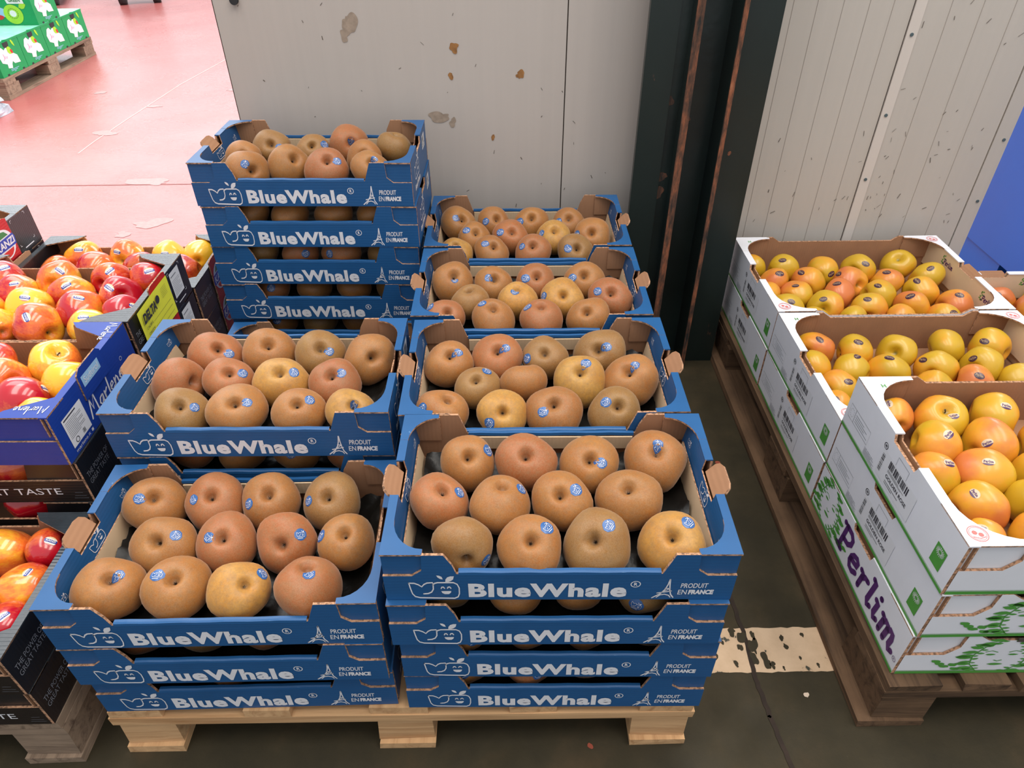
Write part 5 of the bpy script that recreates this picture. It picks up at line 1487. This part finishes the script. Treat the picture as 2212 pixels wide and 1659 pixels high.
def sticker(parent, bvh, kind, d, r, rr, dark=False):
    sx, sy = ST_R[kind]
    sx, sy = sx / r, sy / r
    up = Vector((0, 0, 1))
    q = parent.rotation_quaternion
    wup = q.inverted() @ Vector((rr.uniform(-.5, .5), .35, 1)).normalized()
    bit = (wup - d * wup.dot(d)).normalized()
    tang = bit.cross(d).normalized()
    a = rr.uniform(-.7, .7)
    tang, bit = tang * math.cos(a) + bit * math.sin(a), bit * math.cos(a) - tang * math.sin(a)
    pts, uv, f = [(0, 0)], [(.5, .5)], []
    seg = 16
    for ring_ in (.5, 1.0):
        for k in range(seg):
            t = 2 * math.pi * k / seg
            c, s = math.cos(t), math.sin(t)
            if kind == 'russet':   # six-sided with soft corners
                kx = 1.0 / max(abs(c), abs(s) * .95, (abs(c) + abs(s)) * .74)
                c, s = c * kx * .93, s * kx * .93
            pts.append((ring_ * c * sx, ring_ * s * sy)); uv.append((.5 + .5 * ring_ * c, .5 + .5 * ring_ * s))
    for k in range(seg):
        j = (k + 1) % seg
        f.append((0, 1 + k, 1 + j)); f.append((1 + k, 1 + seg + k, 1 + seg + j, 1 + j))
    me = bpy.data.meshes.new('sticker')
    me.from_pydata(wrap(bvh, d, tang, bit, pts, .0005 / r), [], f)
    ul = me.uv_layers.new(name='UVMap')
    for lp in me.loops: ul.data[lp.index].uv = uv[lp.vertex_index]
    me.polygons.foreach_set('use_smooth', [True] * len(f))
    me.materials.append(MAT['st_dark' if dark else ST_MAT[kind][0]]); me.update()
    st = link('sticker', me, parent)
    pk = ST_PRINT[kind]
    mp = bpy.data.meshes.new('sticker_print')
    mp.from_pydata(wrap(bvh, d, tang, bit, [(x * sx, y * sy) for x, y in pk.v], .0011 / r), [], pk.f)
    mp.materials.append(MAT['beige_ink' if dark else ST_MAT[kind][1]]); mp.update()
    link('sticker_print', mp, st)

TINT = {'o': srgb(164, 106, 48), 'r': srgb(165, 95, 53), 'g': srgb(146, 106, 54), 'y': srgb(190, 140, 62)}
TNAME = {'o': 'orange-brown', 'r': 'reddish-brown', 'g': 'olive-brown', 'y': 'yellowish'}
SEED = [100]
def fruit(kind, x, y, z, r, axis, st, tint, label, cat, group):
    SEED[0] += 1
    rr = random.Random(SEED[0])
    me, bvh = VAR[kind][rr.randrange(6)]
    if axis is None:
        if kind == 'russet': axis = Vector((rr.uniform(-.4, .4), rr.uniform(-.5, .1), 1))
        else:
            t = rr.uniform(0, 6.28); axis = Vector((math.cos(t), math.sin(t) * .8 + .25, rr.uniform(-.25, .25)))
    axis = Vector(axis).normalized()
    q = Quaternion((0, 0, 1), 0) if axis.z > .9999 else Vector((0, 0, 1)).rotation_difference(axis)
    q = q @ Quaternion((0, 0, 1), rr.uniform(0, 6.28))
    o = link({'russet': 'russet_apple', 'golden': 'golden_apple', 'red': 'red_apple'}[kind], me, None, (x, y, z))
    o.rotation_mode = 'QUATERNION'; o.rotation_quaternion = q
    o.scale = (r, r, r)
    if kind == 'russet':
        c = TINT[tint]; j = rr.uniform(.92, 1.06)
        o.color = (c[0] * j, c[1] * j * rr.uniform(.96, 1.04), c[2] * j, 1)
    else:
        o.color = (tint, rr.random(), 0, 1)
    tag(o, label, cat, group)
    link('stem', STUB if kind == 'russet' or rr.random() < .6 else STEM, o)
    if st is not None:
        d = (q.inverted() @ Vector(st)).normalized()
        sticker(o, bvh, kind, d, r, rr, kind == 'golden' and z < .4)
    return o

def ordinal(i, n):
    if n == 1: return 'only one'
    if i == 0: return 'leftmost'
    if i == n - 1: return 'rightmost'
    return ['', 'second', 'third', 'fourth', 'fifth', 'sixth'][i] + ' from left'

PLACE = {'R1': ('russet', 'top tray of front right stack'), 'R2': ('russet', 'top tray of second right stack'), 'R3': ('russet', 'top tray of third right stack'), 'R4': ('russet', 'top tray of rear right stack'),
         'L1': ('russet', 'top tray of front left stack'), 'L2': ('russet', 'top tray of second left stack'), 'L4': ('russet', 'top tray of tall stack'),
         'P1': ('golden', 'front white box'), 'P2': ('golden', 'middle white box'), 'P3': ('golden', 'rear white box'), 'PR': ('golden', 'white box at right edge'),
         'K1': ('red', 'front black crate'), 'K2': ('red', 'royal blue crate'), 'K3': ('red', 'black crate with yellow label'), 'K4': ('red', 'rear black crate')}
for key, items in FRUIT.items():
    kind, where = PLACE[key]
    rows = {}
    for it in items: rows.setdefault(it[0], []).append(it)
    for rw, its in rows.items():
        its.sort(key=lambda t: t[1])
        rn = {'b': 'back row', 'm': 'middle row' if len(rows) <= 3 else 'second row', 'w': 'third row', 'x': 'fourth row', 'f': 'front row'}[rw]
        for i, (_, x, y, z, r, ax, st, tn) in enumerate(its):
            if kind == 'russet': adj = TNAME[tn] + ' russet apple'
            elif kind == 'golden': adj = ('yellow apple' if tn < .35 else 'yellow-orange apple' if tn < .75 else 'pink-blushed apple')
            else: adj = ('yellow-orange apple' if tn < .35 else 'red and yellow apple' if tn < .75 else 'deep red apple')
            fruit(kind, x, y, z, r, ax, st, tn, '%s, %s, %s of %s' % (adj, ordinal(i, len(its)), rn, where), 'apple',
                  {'russet': 'russet apples in blue trays', 'golden': 'yellow apples in white boxes', 'red': 'red apples in the left crates'}[kind])

# front rows glimpsed through the slots of the closed-in trays
rs = random.Random(77)
for key, lv in (('R1', 1), ('R1', 2), ('R1', 3), ('L1', 1), ('L1', 2), ('L2', 3), ('L4', 2), ('L4', 3), ('L4', 4), ('L4', 5)):
    cx, cy, rz, n, nm = STACKS[key]
    off = rs.uniform(-.015, .015)
    for i in range(4):
        lx = -.155 + i * .103 + off + rs.uniform(-.004, .004); ly = -.078 + rs.uniform(-.008, .01)
        x = cx + lx * math.cos(rz) - ly * math.sin(rz); y = cy + lx * math.sin(rz) + ly * math.cos(rz)
        r = rs.uniform(.0435, .0475)
        st = (rs.uniform(-.5, .5), -.75, rs.uniform(.2, .5)) if rs.random() < .35 else None
        fruit('russet', x, y, ZP + (lv - 1) * HT + .050, r, (rs.uniform(-.3, .3), rs.uniform(-.2, .3), 1), st, rs.choice('oorg'),
              'russet apple, %s, in the slot of the %s tray, %s stack' % (ordinal(i, 4), ORD[lv - 1] if lv > 1 else 'lowest', nm), 'apple', 'russet apples behind tray slots')
for (x, y, z, r, tn, lb) in ((-.722, .345, ZK + 2 * HK + .052, .043, .9, 'deep red apple in the slot under the royal blue crate'), (-.83, .345, ZK + 2 * HK + .052, .043, .7, 'second red apple in the slot under the royal blue crate'),
                             (-.735, .345, ZK + HK + .052, .045, .93, 'dark red apple in the second-layer black crate slot'), (-.645, .345, ZK + HK + .050, .040, .05, 'yellow apple in the second-layer black crate slot'),
                             (-.66, .030, ZK + .050, .043, .8, 'red apple in the lowest front black crate slot')):
    fruit('red', x, y, z, r, None, None, tn, lb, 'apple', 'red apples in the left crates')

# the parts of the boxes outside the picture are filled too
from bpy_extras.object_utils import world_to_camera_view
bpy.context.view_layer.update()
rf = random.Random(5)
for key, kind, (x0, x1, y0, y1), z, lb in (
        ('K1', 'red', (-1.05, -.60, .0, .265), .292, 'red apple in the far left part of the front black crate'),
        ('K2', 'red', (-1.05, -.60, .31, .56), .493, 'red apple in the far left part of the royal blue crate'),
        ('K3', 'red', (-1.05, -.60, .605, .88), .495, 'red apple in the far left part of the crate with yellow label'),
        ('K5', 'red', (-1.555, -1.105, .895, 1.155), .4915, 'red apple inside the tall black crate at the left edge'),
        ('P1', 'golden', (.87, 1.435, .07, .45), .427, 'yellow apple in the far right part of the front white box'),
        ('P2', 'golden', (.87, 1.435, .485, .855), .306, 'yellow apple in the far right part of the middle white box'),
        ('PR', 'golden', (1.475, 1.85, .70, 1.25), .190, 'yellow apple deep inside the right edge white box')):
    have = [(t[1], t[2], t[4]) for t in FRUIT.get(key, [])]
    tries = 0
    new = []
    while tries < 900:
        tries += 1
        r = rf.uniform(.041, .046)
        x, y = rf.uniform(x0 + r, x1 - r), rf.uniform(y0 + r, y1 - r)
        if any((x - a) ** 2 + (y - b_) ** 2 < ((r + q) * .95) ** 2 for a, b_, q in have): continue
        c = world_to_camera_view(scene, cam, Vector((x, y, z)))
        if -.03 < c.x < 1.03: continue
        have.append((x, y, r)); new.append((y, x, r))
    new.sort()
    for i, (y, x, r) in enumerate(new):
        nth = ['nearest', 'second nearest', 'third nearest', 'fourth nearest', 'fifth nearest', 'sixth nearest', 'seventh nearest', 'eighth nearest', 'ninth nearest', 'tenth nearest', 'eleventh nearest', 'twelfth nearest'][i % 12]
        fruit(kind, x, y, z, r, None, (rf.uniform(-.4, .4), rf.uniform(-.5, .2), .8) if rf.random() < .7 else None, rf.uniform(.3, .9), nth + ' ' + lb, 'apple', 'apples beyond the picture edge')
